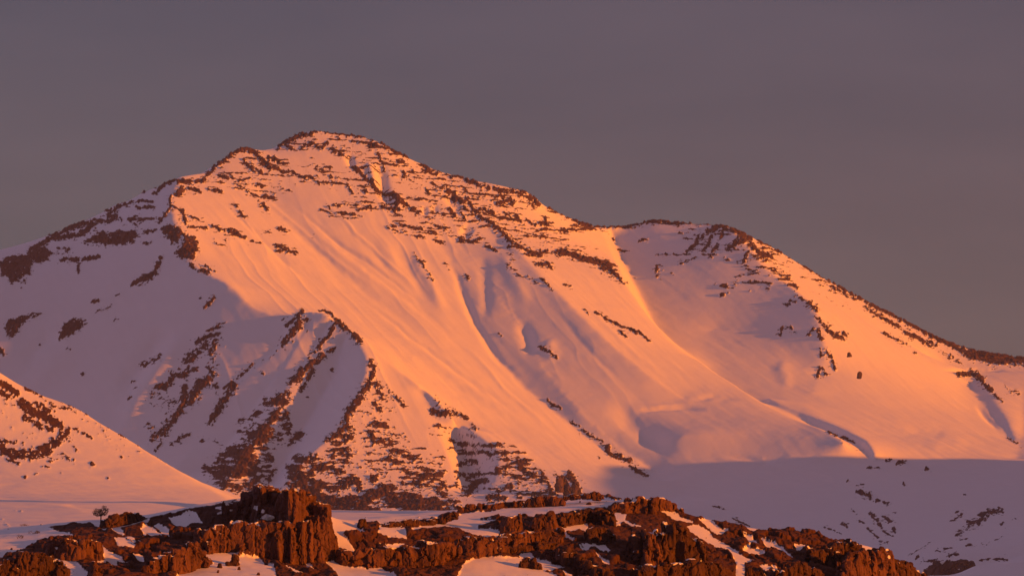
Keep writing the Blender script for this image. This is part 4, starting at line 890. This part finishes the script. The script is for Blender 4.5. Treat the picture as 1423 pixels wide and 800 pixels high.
M_PER_PX = 1.0 / F
def outcrop(name, label, cat, top, base, km, step, mat, group=None, depth=1.0, seed=0, lean=0.25, voxel=0.22, rough=0.5, taper=0.84, jag=0.4, tall=0.3, cols=1.6):
    """A rocky mass built of upright blocks. TOP and BASE are its crest and foot as (photo x, photo y);
    km its distance; step the width of one block in px; depth its thickness as a share of its height or width."""
    R = random.Random(seed * 77 + 5)
    bm = bmesh.new()
    tx = [p[0] for p in top]; ty = [p[1] for p in top]; bx = [p[0] for p in base]; by = [p[1] for p in base]
    k = (km or 1.03) * 1000.0 / F
    x = tx[0]; x1 = tx[-1]
    if km is None or km < 0:
        ys = [fore_Y(q, float(np.interp(q, bx, by))) for q in np.linspace(bx[0], bx[-1], 9)]
        ym = float(np.median(ys)); back = -km * 1000.0 if km else 0.0
    while x < x1:
        w = step * R.uniform(0.8, 1.5); w = min(w, max(2.0, x1 - x))
        xc = x + w * 0.5
        yt = float(np.interp(xc, tx, ty)); yb = float(np.interp(xc, bx, by))
        if km is None or km < 0:
            Y0 = float(np.clip(fore_Y(xc, yb), ym - 9, ym + 9)) + back
        else:
            Y0 = km * 1000.0
        k = Y0 / F
        X, Y, zt = [float(v) for v in unproj(xc, yt, Y0)]
        zb = float(unproj(xc, yb, Y0)[2])
        H = max(zt - zb, w * k * 0.5)
        dep = max(H * 0.7, w * k * 1.2) * depth
        cy = Y0 + dep * 0.25 + R.uniform(-0.5, 0.5) * dep * jag
        hull_block(bm, X, cy, zb - H * 0.35, zt - H * R.uniform(0, 0.06), w * k * cols, dep, R, taper, 16)
        if H > w * k * 1.1 and R.random() < 0.8:       # a lower block leaning on the front
            f = R.uniform(0.35, 0.75)
            hull_block(bm, X + R.uniform(-.3, .3) * w * k, cy - dep * R.uniform(0.3, 0.5), zb - H * 0.35, zb + H * f, w * k * R.uniform(0.7, 1.15), dep * 0.7, R, taper, 14)
        if R.random() < 0.6:                            # a block behind, so the mass has a back
            hull_block(bm, X + R.uniform(-.3, .3) * w * k, cy + dep * 0.55, zb - H * 0.3, zt - H * R.uniform(0.05, 0.3), w * k * 1.3, dep * 0.9, R, taper, 14)
        x += w * 0.82
    # the solid core behind the blocks
    if cat == 'cliff' or x1 - tx[0] > step * 3.5:
        xc = tx[0] + step * 0.5
        while xc < x1 - step * 0.3:
            yt = float(np.interp(xc, tx, ty)); yb = float(np.interp(xc, bx, by))
            if km is None or km < 0: Y0 = float(np.clip(fore_Y(xc, yb), ym - 9, ym + 9)) + back
            k = Y0 / F
            X, Y, zt = [float(v) for v in unproj(xc, yt, Y0)]; zb = float(unproj(xc, yb, Y0)[2]); H = max(zt - zb, step * k * 0.5)
            dep = max(H * 0.7, step * k * 1.5) * depth
            hull_block(bm, X, Y0 + dep * 0.4, zb - H * 0.35, zt - H * R.uniform(0.0, 0.16), step * k * 2.2, dep * 1.1, R, 0.84, 24)
            xc += step * 0.6
    o = finish_rock(name, bm, voxel, mat, rough, seed, tall, stand=0.3 if cat == 'cliff' else 0.7)
    return thing(o, label, cat, group)

def boulder(label, px, py, km, wpx, hpx, seed, mat=None, cat='boulder', group=None, name='boulder', depth=0.9, voxel=None, rough=None, blocks=2):
    """One loose rock; (px, py) is the middle of its foot."""
    R = random.Random(seed * 31 + 3)
    Y0 = km * 1000.0 if km > 2 else fore_Y(px, py); k = Y0 / F
    bm = bmesh.new()
    X, Y, zb = [float(v) for v in unproj(px, py, Y0)]
    W = wpx * k; H = hpx * k
    hull_block(bm, X, Y0, zb - H * 0.4, zb + H, W, W * depth, R, 0.62, 20)
    for b in range(blocks - 1):
        hull_block(bm, X + R.uniform(-.35, .35) * W, Y0 + R.uniform(-.4, .3) * W, zb - H * 0.4, zb + H * R.uniform(0.4, 0.8), W * R.uniform(0.4, 0.7), W * 0.6, R, 0.65, 14)
    o = finish_rock(name, bm, voxel or max(0.12, H / 14.0), mat or MAT_DARK, rough or max(0.1, H * 0.12), seed, 0.6)
    return thing(o, label, cat, group)

OC = 'rock outcrops on the foreground rise'
outcrop('rock_outcrop', 'largest reddish cliff of tall upright columns rising right of the left snow slope', 'cliff',
        [(277,748),(283,736),(292,733),(300,728),(318,734),(334,722),(356,722),(376,722),(398,724),(416,720),(432,712),(446,698),(453,715),(461,745),(467,772)],
        [(277,766),(320,766),(345,770),(380,778),(420,781),(450,774),(467,776)], None, 15, MAT_CLIFF, OC, 0.9, 1, rough=0.5, taper=0.86, voxel=0.2, jag=0.35)
outcrop('rock_outcrop', 'dark broken cliff top with two small snow patches, above the tall reddish columns', 'cliff',
        [(296,716),(312,707),(326,696),(338,685),(350,677),(364,673),(388,676),(408,677),(424,683),(440,693),(449,704)],
        [(296,735),(322,748),(345,760),(400,785),(449,776)], -.009, 17, MAT_CLIFF, OC, 1.1, 2, rough=0.6, taper=0.82, voxel=0.22, jag=0.7)
outcrop('rock_outcrop', 'pointed dark crag cut by the left edge of the photo at the bottom', 'rock',
        [(-30,775),(0,782),(7,774),(14,786),(20,792)], [(-30,806),(20,806)], None, 8, MAT_DARK, OC, 0.9, 3, taper=0.6)
outcrop('rock_outcrop', 'broad dark hummock of rock under the blue snow bank, near the lower left corner', 'rock',
        [(14,778),(32,767),(48,765),(62,768),(76,778),(92,792)], [(14,806),(92,806)], None, 12, MAT_DARK, OC, 0.9, 4, taper=0.65)
outcrop('rock_outcrop', 'squat dark crag with upright ribs right below the pale snow bank on the left', 'rock',
        [(63,754),(78,747),(92,746),(110,747),(128,746),(139,752),(142,768)], [(63,772),(100,779),(142,776)], None, 11, MAT_CLIFF, OC, 0.9, 5, taper=0.8)
boulder('round reddish boulder between two snow tongues at the bottom left', 138, 806, .98, 40, 25, 6, MAT_CLIFF, group=OC, name='rock_outcrop', cat='rock', voxel=.22, rough=.4, blocks=3)
outcrop('rock_outcrop', 'low dark mound of rock beside the lone small tree', 'rock',
        [(143,726),(153,718),(168,713),(184,711),(196,716),(200,722)], [(143,736),(165,734),(200,724)], None, 9, MAT_DARK, OC, 0.9, 7, taper=0.65, rough=.4)
outcrop('rock_outcrop', 'reddish crag with sharp upright teeth left of the big snow patch under the cliff', 'rock',
        [(197,788),(207,777),(222,772),(238,765),(250,758),(262,753),(274,763),(291,778)], [(197,799),(250,797),(291,781)], None, 9, MAT_CLIFF, OC, 0.9, 8, taper=0.62)
outcrop('rock_outcrop', 'small pointed tooth of rock at the left foot of the tall cliff columns', 'rock',
        [(258,758),(266,747),(272,752),(279,764)], [(258,768),(279,770)], None, 7, MAT_CLIFF, OC, 0.9, 9, taper=0.5)
outcrop('rock_outcrop', 'long reddish rock wall with pitted face, right of the tall cliff and its snow tongues', 'rock',
        [(474,768),(490,762),(506,764),(522,758),(540,756),(556,757),(566,753),(578,759),(590,752),(604,750),(618,753),(629,758),(637,766)],
        [(474,782),(520,788),(570,789),(598,790),(622,780),(637,772)], None, 13, MAT_CLIFF, OC, 0.8, 10, rough=.6)
outcrop('rock_outcrop', 'flat topped reddish rock wall right above the large lower snow patch', 'rock',
        [(638,756),(650,744),(664,741),(676,744),(690,746),(702,741),(716,737),(738,738),(760,735),(774,733),(780,742)],
        [(638,774),(665,772),(690,769),(730,760),(760,753),(780,748)], None, 14, MAT_CLIFF, OC, 0.8, 11, rough=.5)
boulder('domed brown boulder, tallest one on the crest of the middle rock wall', 755, 740, 1.034, 48, 29, 12, MAT_CLIFF, group=OC, name='rock_outcrop', cat='boulder', voxel=.25, rough=.45, blocks=3)
boulder('brown dome of rock with a shaded left side, left neighbour of the tallest dome', 711, 738, 1.04, 42, 25, 13, MAT_CLIFF, group=OC, name='rock_outcrop', cat='boulder', voxel=.25, rough=.45, blocks=3)
boulder('lone dark boulder on blue snow just right of the tall cliff', 503, 734, 1.055, 22, 15, 14, MAT_DARK, group=OC, name='rock_outcrop', cat='boulder', voxel=.2, rough=.3, blocks=3)
outcrop('rock_outcrop', 'thin dark rock line along the lower edge of the upper snow strip', 'rock',
        [(514,730),(540,727),(562,722),(572,721),(590,724),(610,718),(625,711),(632,710)], [(514,734),(560,732),(600,729),(632,716)], None, 8, MAT_DARK, OC, 0.8, 15, voxel=.22, rough=.3, taper=.7)
CR = 'row of rocks on the crest between foreground and mountain'
for i, (a, b, yt, yb, txt) in enumerate([
   (636,666,699,711,'brown rock at the left end of the crest row, below the steep dark gully mouth'),
   (664,677,698,709,'small upright dark rock, second of the crest row from the left'),
   (676,718,697,708,'longest smooth brown rock of the crest row, over pink snow'),
   (712,728,694,703,'short dark lump in the middle of the crest row of rocks'),
   (729,756,689,702,'rounded boulder of the crest row with a dark cleft on its left'),
   (754,786,688,701,'wide brown boulder of the crest row, below the mountain\'s lone knob')]):
    outcrop('crest_rock', txt, 'rock', [(a, (yt + yb) / 2), (a + (b - a) * .25, yt + 1), (a + (b - a) * .7, yt), (b, (yt + yb) / 2)], [(a, yb), (b, yb - 2)], 1.098, max(6, (b - a) * .4), MAT_CLIFF, CR, 0.9, 20 + i, voxel=.2, rough=.3, taper=.7)
outcrop('crest_rock', 'low flat strip of rock ending the crest row on the right, with upturned tip', 'rock',
        [(784,688),(800,686),(815,686),(824,684),(830,682),(838,689)], [(784,693),(815,690),(838,692)], 1.1, 7, MAT_CLIFF, CR, 0.9, 27, voxel=.2, rough=.28, taper=.7)
outcrop('rock_outcrop', 'rust coloured cliff band under a thin snow cap, highest rock right of the middle', 'cliff',
        [(846,704),(858,700),(870,696),(884,693),(898,690),(910,689),(922,691),(932,697),(942,704),(950,711)],
        [(846,712),(862,714),(882,713),(905,712),(930,708),(950,714)], None, 9, MAT_CLIFF, OC, 0.9, 30, rough=.45, taper=.85, voxel=.24)
outcrop('rock_outcrop', 'dark knobbly crag left of the rust coloured cliff band and its snow cap', 'rock',
        [(768,722),(780,714),(796,711),(812,709),(830,706),(846,709),(853,720)], [(768,732),(790,730),(820,728),(853,736)], None, 11, MAT_DARK, OC, 0.9, 31, rough=.6)
outcrop('rock_outcrop', 'dark crag between two small snow patches, left below the rust coloured cliff band', 'rock',
        [(816,738),(828,728),(842,734),(852,742),(856,752)], [(816,756),(856,758)], None, 11, MAT_DARK, OC, 0.9, 32)
outcrop('rock_outcrop', 'largest dark shaded crag with lit right edge, left of the long sloping snow tongue', 'cliff',
        [(868,748),(880,738),(894,742),(905,732),(918,738),(926,726),(936,722),(946,730),(954,745),(966,752),(982,764)], [(868,780),(920,784),(982,780)], None, 13, MAT_DARK, OC, 0.9, 33, rough=.8, jag=.8)
outcrop('rock_outcrop', 'orange lit slab of rock in front of the largest dark shaded crag', 'rock',
        [(894,752),(902,738),(909,740),(914,758),(920,775)], [(894,788),(920,788)], None, 8, MAT_CLIFF, OC, 0.8, 34, taper=.6)
outcrop('rock_outcrop', 'cluster of jumbled dark rocks right beside the large lower snow patch', 'rock',
        [(760,768),(772,762),(784,758),(796,762),(810,774),(824,782),(838,790),(850,800)], [(760,780),(790,784),(820,800),(850,808)], None, 10, MAT_DARK, OC, 1.0, 35, rough=.7, jag=.9)
outcrop('rock_outcrop', 'low reddish rock ledge between the rock wall and the snow patch below it', 'rock',
        [(700,762),(720,757),(745,752),(765,752),(776,758)], [(700,768),(740,766),(776,765)], None, 9, MAT_DARK, OC, 0.9, 36, voxel=.24)
outcrop('rock_outcrop', 'dark splinter of rock standing alone in the large lower snow patch', 'rock',
        [(724,780),(733,773),(742,776),(750,786)], [(724,788),(750,790)], None, 7, MAT_DARK, OC, 0.9, 37, voxel=.2, rough=.4)
outcrop('rock_outcrop', 'ragged reddish slope of blocks right of the large shaded crag, cut by the bottom edge', 'rock',
        [(880,790),(900,786),(925,776),(950,782),(975,774),(1000,782),(1018,792)], [(880,812),(1018,812)], None, 12, MAT_DARK, OC, 0.9, 38, rough=.7, jag=.9)
outcrop('rock_outcrop', 'dark block at the lower end of the long sloping snow tongue, on its right side', 'rock',
        [(1036,788),(1044,781),(1056,784),(1066,796)], [(1036,812),(1066,812)], None, 10, MAT_DARK, OC, 0.9, 39)
outcrop('rock_outcrop', 'dark hollowed crag with a tiny snow spot, left of the right end crags', 'rock',
        [(1125,766),(1132,758),(1145,760),(1158,752),(1172,749),(1188,752),(1194,768)], [(1125,785),(1160,790),(1194,785)], None, 11, MAT_DARK, OC, 0.9, 40, rough=.7)
outcrop('rock_outcrop', 'steep dark crag with one orange lit pillar, below the snow cap near the right end', 'cliff',
        [(1168,785),(1178,772),(1190,764),(1197,760),(1204,774),(1210,796)], [(1168,812),(1210,812)], None, 12, MAT_CLIFF, OC, 0.9, 41, taper=.7, rough=.7)
outcrop('rock_outcrop', 'last steep dark crag on the skyline at the right end of the rocky rise', 'cliff',
        [(1204,770),(1214,758),(1226,757),(1234,765),(1240,780),(1248,797)], [(1204,812),(1248,812)], None, 11, MAT_CLIFF, OC, 0.9, 42, taper=.8, rough=.7)
outcrop('rock_outcrop', 'rubbly slope of broken rock running down to the right from the last crag', 'rock',
        [(1236,776),(1248,774),(1262,783),(1276,792),(1290,803)], [(1236,812),(1290,814)], None, 8, MAT_DARK, OC, 0.9, 43, rough=.6, jag=.9)
outcrop('rock_outcrop', 'low brown mound on the bottom edge under the small tongues of snow, right of centre', 'rock',
        [(1078,796),(1092,786),(1110,782),(1128,790),(1140,800)], [(1078,812),(1140,812)], None, 11, MAT_DARK, OC, 0.9, 44, rough=.7)
boulder('dark boulder in the snow patch at the foot of the tall cliff', 327, 783, 1.0, 17, 14, 50, MAT_DARK, voxel=.16, rough=.25, blocks=3)
boulder('flat black stone left of the dark boulder in the snow patch under the tall cliff', 305, 787, .992, 9, 5, 51, MAT_DARK, blocks=2)
boulder('thin low stone between the dark boulder and the flat black stone under the cliff', 317, 784, .996, 8, 4.5, 52, MAT_DARK, blocks=2)
boulder('small dark stone right of the dark boulder in the snow patch under the tall cliff', 332, 790, .988, 6, 3.5, 53, MAT_DARK, blocks=1)
boulder('lowest small stone of the snow patch under the cliff, by its left edge', 303, 796, .984, 5, 4.5, 54, MAT_DARK, blocks=1)
boulder('single dark stone low in the right half of the snow patch under the cliff', 359, 800, .98, 7, 6, 55, MAT_DARK, blocks=2)
boulder('larger dark stone on the snow right of the crest row of rocks', 818, 702, 1.09, 11, 5, 56, MAT_DARK, blocks=2)
boulder('smaller dark stone on the snow right of the crest row, farther left', 806, 698, 1.094, 4, 3, 57, MAT_DARK, blocks=1)
boulder('tiny stone on pink snow right below the wide crest boulder', 783, 703, 1.085, 5, 2.5, 58, MAT_DARK, blocks=1)
boulder('small dark stone on the snow bank at the left edge of the photo', 16, 763, 1.03, 5, 3, 59, MAT_DARK, blocks=1)
outcrop('rock_outcrop', 'brown knob with a slanting top standing out on the lowest spur of the mountain', 'rock',
        [(774,661),(784,658),(793,661),(800,668),(805,678),(809,687)], [(774,672),(790,684),(809,692)], 10.84, 11, MAT_SUMMIT, None, 0.7, 60, voxel=1.6, rough=3.2, taper=.6)
boulder('larger lone boulder casting a long shadow on the right snow face', 1195, 523, 11.95, 9, 7, 61, MAT_SUMMIT, voxel=1.0, rough=1.4, blocks=2)
boulder('smaller lone boulder above the other one on the right snow face', 1180, 494, 12.12, 7, 4.5, 62, MAT_SUMMIT, voxel=.9, rough=1.1, blocks=2)
outcrop('rock_outcrop', 'black shaded outcrop beside blue snow in the lower right corner', 'rock',
        [(1288,797),(1294,787),(1306,780),(1316,778),(1330,777),(1342,778),(1350,781)], [(1288,806),(1310,808),(1335,800),(1350,788)], 8.2, 12, MAT_SUMMIT, None, 0.8, 63, voxel=2.2, rough=3.5)

# ================================================================== TREE AND SHRUBS ON THE SNOW
def leaf_material(name, col):
    m = bpy.data.materials.new(name); m.use_nodes = True
    nt = m.node_tree; b = nt.nodes['Principled BSDF']
    n = nd(nt, 'ShaderNodeTexNoise', Scale=3.0, Detail=2.0); g = nd(nt, 'ShaderNodeNewGeometry')
    nt.links.new(g.outputs['Position'], n.inputs['Vector'])
    cr = nd(nt, 'ShaderNodeValToRGB'); cr.color_ramp.elements[0].color = (*[c * 0.6 for c in col], 1); cr.color_ramp.elements[1].color = (*[c * 1.4 for c in col], 1)
    nt.links.new(n.outputs['Fac'], cr.inputs['Fac']); nt.links.new(cr.outputs['Color'], b.inputs['Base Color'])
    b.inputs['Roughness'].default_value = 0.9
    return m
MAT_LEAF = leaf_material('dry_leaves', (0.055, 0.040, 0.026))
MAT_BARK = leaf_material('bark', (0.07, 0.05, 0.04))

def limb(bm, a, b, ra, rb, n=6):
    a = Vector(a); b = Vector(b); d = (b - a).normalized()
    u = d.orthogonal().normalized(); v = d.cross(u)
    ra_ = [bm.verts.new(a + (u * math.cos(t) + v * math.sin(t)) * ra) for t in [2 * math.pi * i / n for i in range(n)]]
    rb_ = [bm.verts.new(b + (u * math.cos(t) + v * math.sin(t)) * rb) for t in [2 * math.pi * i / n for i in range(n)]]
    for i in range(n): bm.faces.new((ra_[i], ra_[(i + 1) % n], rb_[(i + 1) % n], rb_[i]))

def leaf_cloud(bm, c, r, n, size, R):
    for i in range(n):
        while True:
            p = Vector((R.uniform(-1, 1), R.uniform(-1, 1), R.uniform(-1, 1)))
            if p.length < 1: break
        p = Vector((c[0] + p.x * r[0], c[1] + p.y * r[1], c[2] + p.z * r[2]))
        u = Vector((R.gauss(0, 1), R.gauss(0, 1), R.gauss(0, 1))).normalized(); v = u.orthogonal().normalized()
        s = size * R.uniform(0.6, 1.3)
        f = [bm.verts.new(p + u * s), bm.verts.new(p + v * s * .5), bm.verts.new(p - u * s), bm.verts.new(p - v * s * .5)]
        bm.faces.new(f)

def mesh_part(name, bm, mat, parent):
    me = bpy.data.meshes.new(name); bm.to_mesh(me); bm.free(); me.materials.append(mat)
    o = bpy.data.objects.new(name, me); scene.collection.objects.link(o); o.parent = parent
    return o

def root(name, label, cat, px, py, km, group=None):
    X, Y, Zg = [float(v) for v in unproj(px, py, km * 1000)]
    e = bpy.data.objects.new(name, None); scene.collection.objects.link(e)
    e.location = (X, Y, Zg)
    e.empty_display_size = 0.5
    return thing(e, label, cat, group)

R6 = random.Random(11)
t = root('small_tree', 'lone small tree with a spreading dark crown standing on the snow', 'tree', 140, 724, fore_Y(140, 724) / 1000)
bm = bmesh.new()
limb(bm, (0, 0, -0.4), (0.05, 0, 1.1), 0.16, 0.12)
tips = [(-1.3, .2, 1.9), (-0.9, -.3, 2.4), (-0.1, .3, 2.3), (0.8, -.2, 3.0), (1.25, .3, 2.5), (0.1, -.5, 1.9)]
for tp in tips: limb(bm, (0.05, 0, 1.05), tp, 0.09, 0.03)
mesh_part('trunk', bm, MAT_BARK, t)
bm = bmesh.new()
for tp in tips + [(-1.1, -.1, 1.5), (0.9, .0, 1.6), (0.5, .2, 2.6), (-0.4, .1, 2.0), (0.3, -.3, 1.4), (-0.6, .2, 1.3), (1.1, -.1, 2.0)]:
    leaf_cloud(bm, tp, (0.55, 0.5, 0.38), 85, 0.11, R6)
mesh_part('crown', bm, MAT_LEAF, t)

def shrub(label, px, py, km, w, h, n, seed, flat=0.6):
    R = random.Random(seed)
    t = root('shrub', label, 'shrub', px, py, km, 'shrubs poking out of the snow on the left')
    k = km * 1000 / F; W = w * k; Hh = h * k
    bm = bmesh.new()
    for i in range(9):
        a = R.uniform(0, 6.28)
        limb(bm, (R.uniform(-.3, .3) * W, 0, -0.2), (0.5 * W * math.cos(a), 0.3 * W * math.sin(a), Hh * R.uniform(.5, 1)), 0.035, 0.012, 4)
    mesh_part('stem', bm, MAT_BARK, t)
    bm = bmesh.new()
    for i in range(n):
        leaf_cloud(bm, (R.uniform(-.45, .45) * W, R.uniform(-.3, .3) * W, Hh * R.uniform(.3, .7)), (W * .13, W * .13, Hh * .35), 26, 0.09, R)
    mesh_part('foliage', bm, MAT_LEAF, t)
shrub('low dark shrub on the lit snow mound farthest left', 29, 713, 1.76, 14, 6, 6, 1)
shrub('wide low shrub on the lit snow mound left of the small tree', 89, 710, 1.72, 17, 5, 7, 2)
shrub('flat shrub at the lower edge of the lit snow mound', 34, 731, 1.37, 15, 4, 6, 3)
shrub('dark spreading shrub on the blue shaded snow bank', 47, 742, fore_Y(47, 742) / 1000, 17, 6, 8, 4)
shrub('thin leggy shrub low on the blue shaded snow bank', 28, 748, fore_Y(28, 748) / 1000, 11, 6, 4, 5)

# ================================================================== THE EVENING AIR
me = bpy.data.meshes.new('haze'); bm = bmesh.new()
x0, x1, y0, y1, z0, z1 = -5050, 14050, -450, 17050, -134, 1135
v = [bm.verts.new(c) for c in [(x0,y0,z0),(x1,y0,z0),(x1,y1,z0),(x0,y1,z0),(x0,y0,z1),(x1,y0,z1),(x1,y1,z1),(x0,y1,z1)]]
for f in [(3,2,1,0),(4,5,6,7),(0,1,5,4),(1,2,6,5),(2,3,7,6),(3,0,4,7)]: bm.faces.new([v[i] for i in f])
bm.to_mesh(me); bm.free()
haze = bpy.data.objects.new('haze', me); scene.collection.objects.link(haze); haze['kind'] = 'stuff'
hm = bpy.data.materials.new('evening_air'); hm.use_nodes = True
hm.node_tree.nodes.clear()
ho = nd(hm.node_tree, 'ShaderNodeOutputMaterial'); hv = nd(hm.node_tree, 'ShaderNodeVolumePrincipled')
hv.inputs['Color'].default_value = (0.62, 0.58, 0.66, 1)
hv.inputs['Absorption Color'].default_value = (0.8, 0.35, 0.2, 1)
hv.inputs['Density'].default_value = 1.0e-5
hv.inputs['Anisotropy'].default_value = 0.2
hm.node_tree.links.new(hv.outputs['Volume'], ho.inputs['Volume'])
me.materials.append(hm)
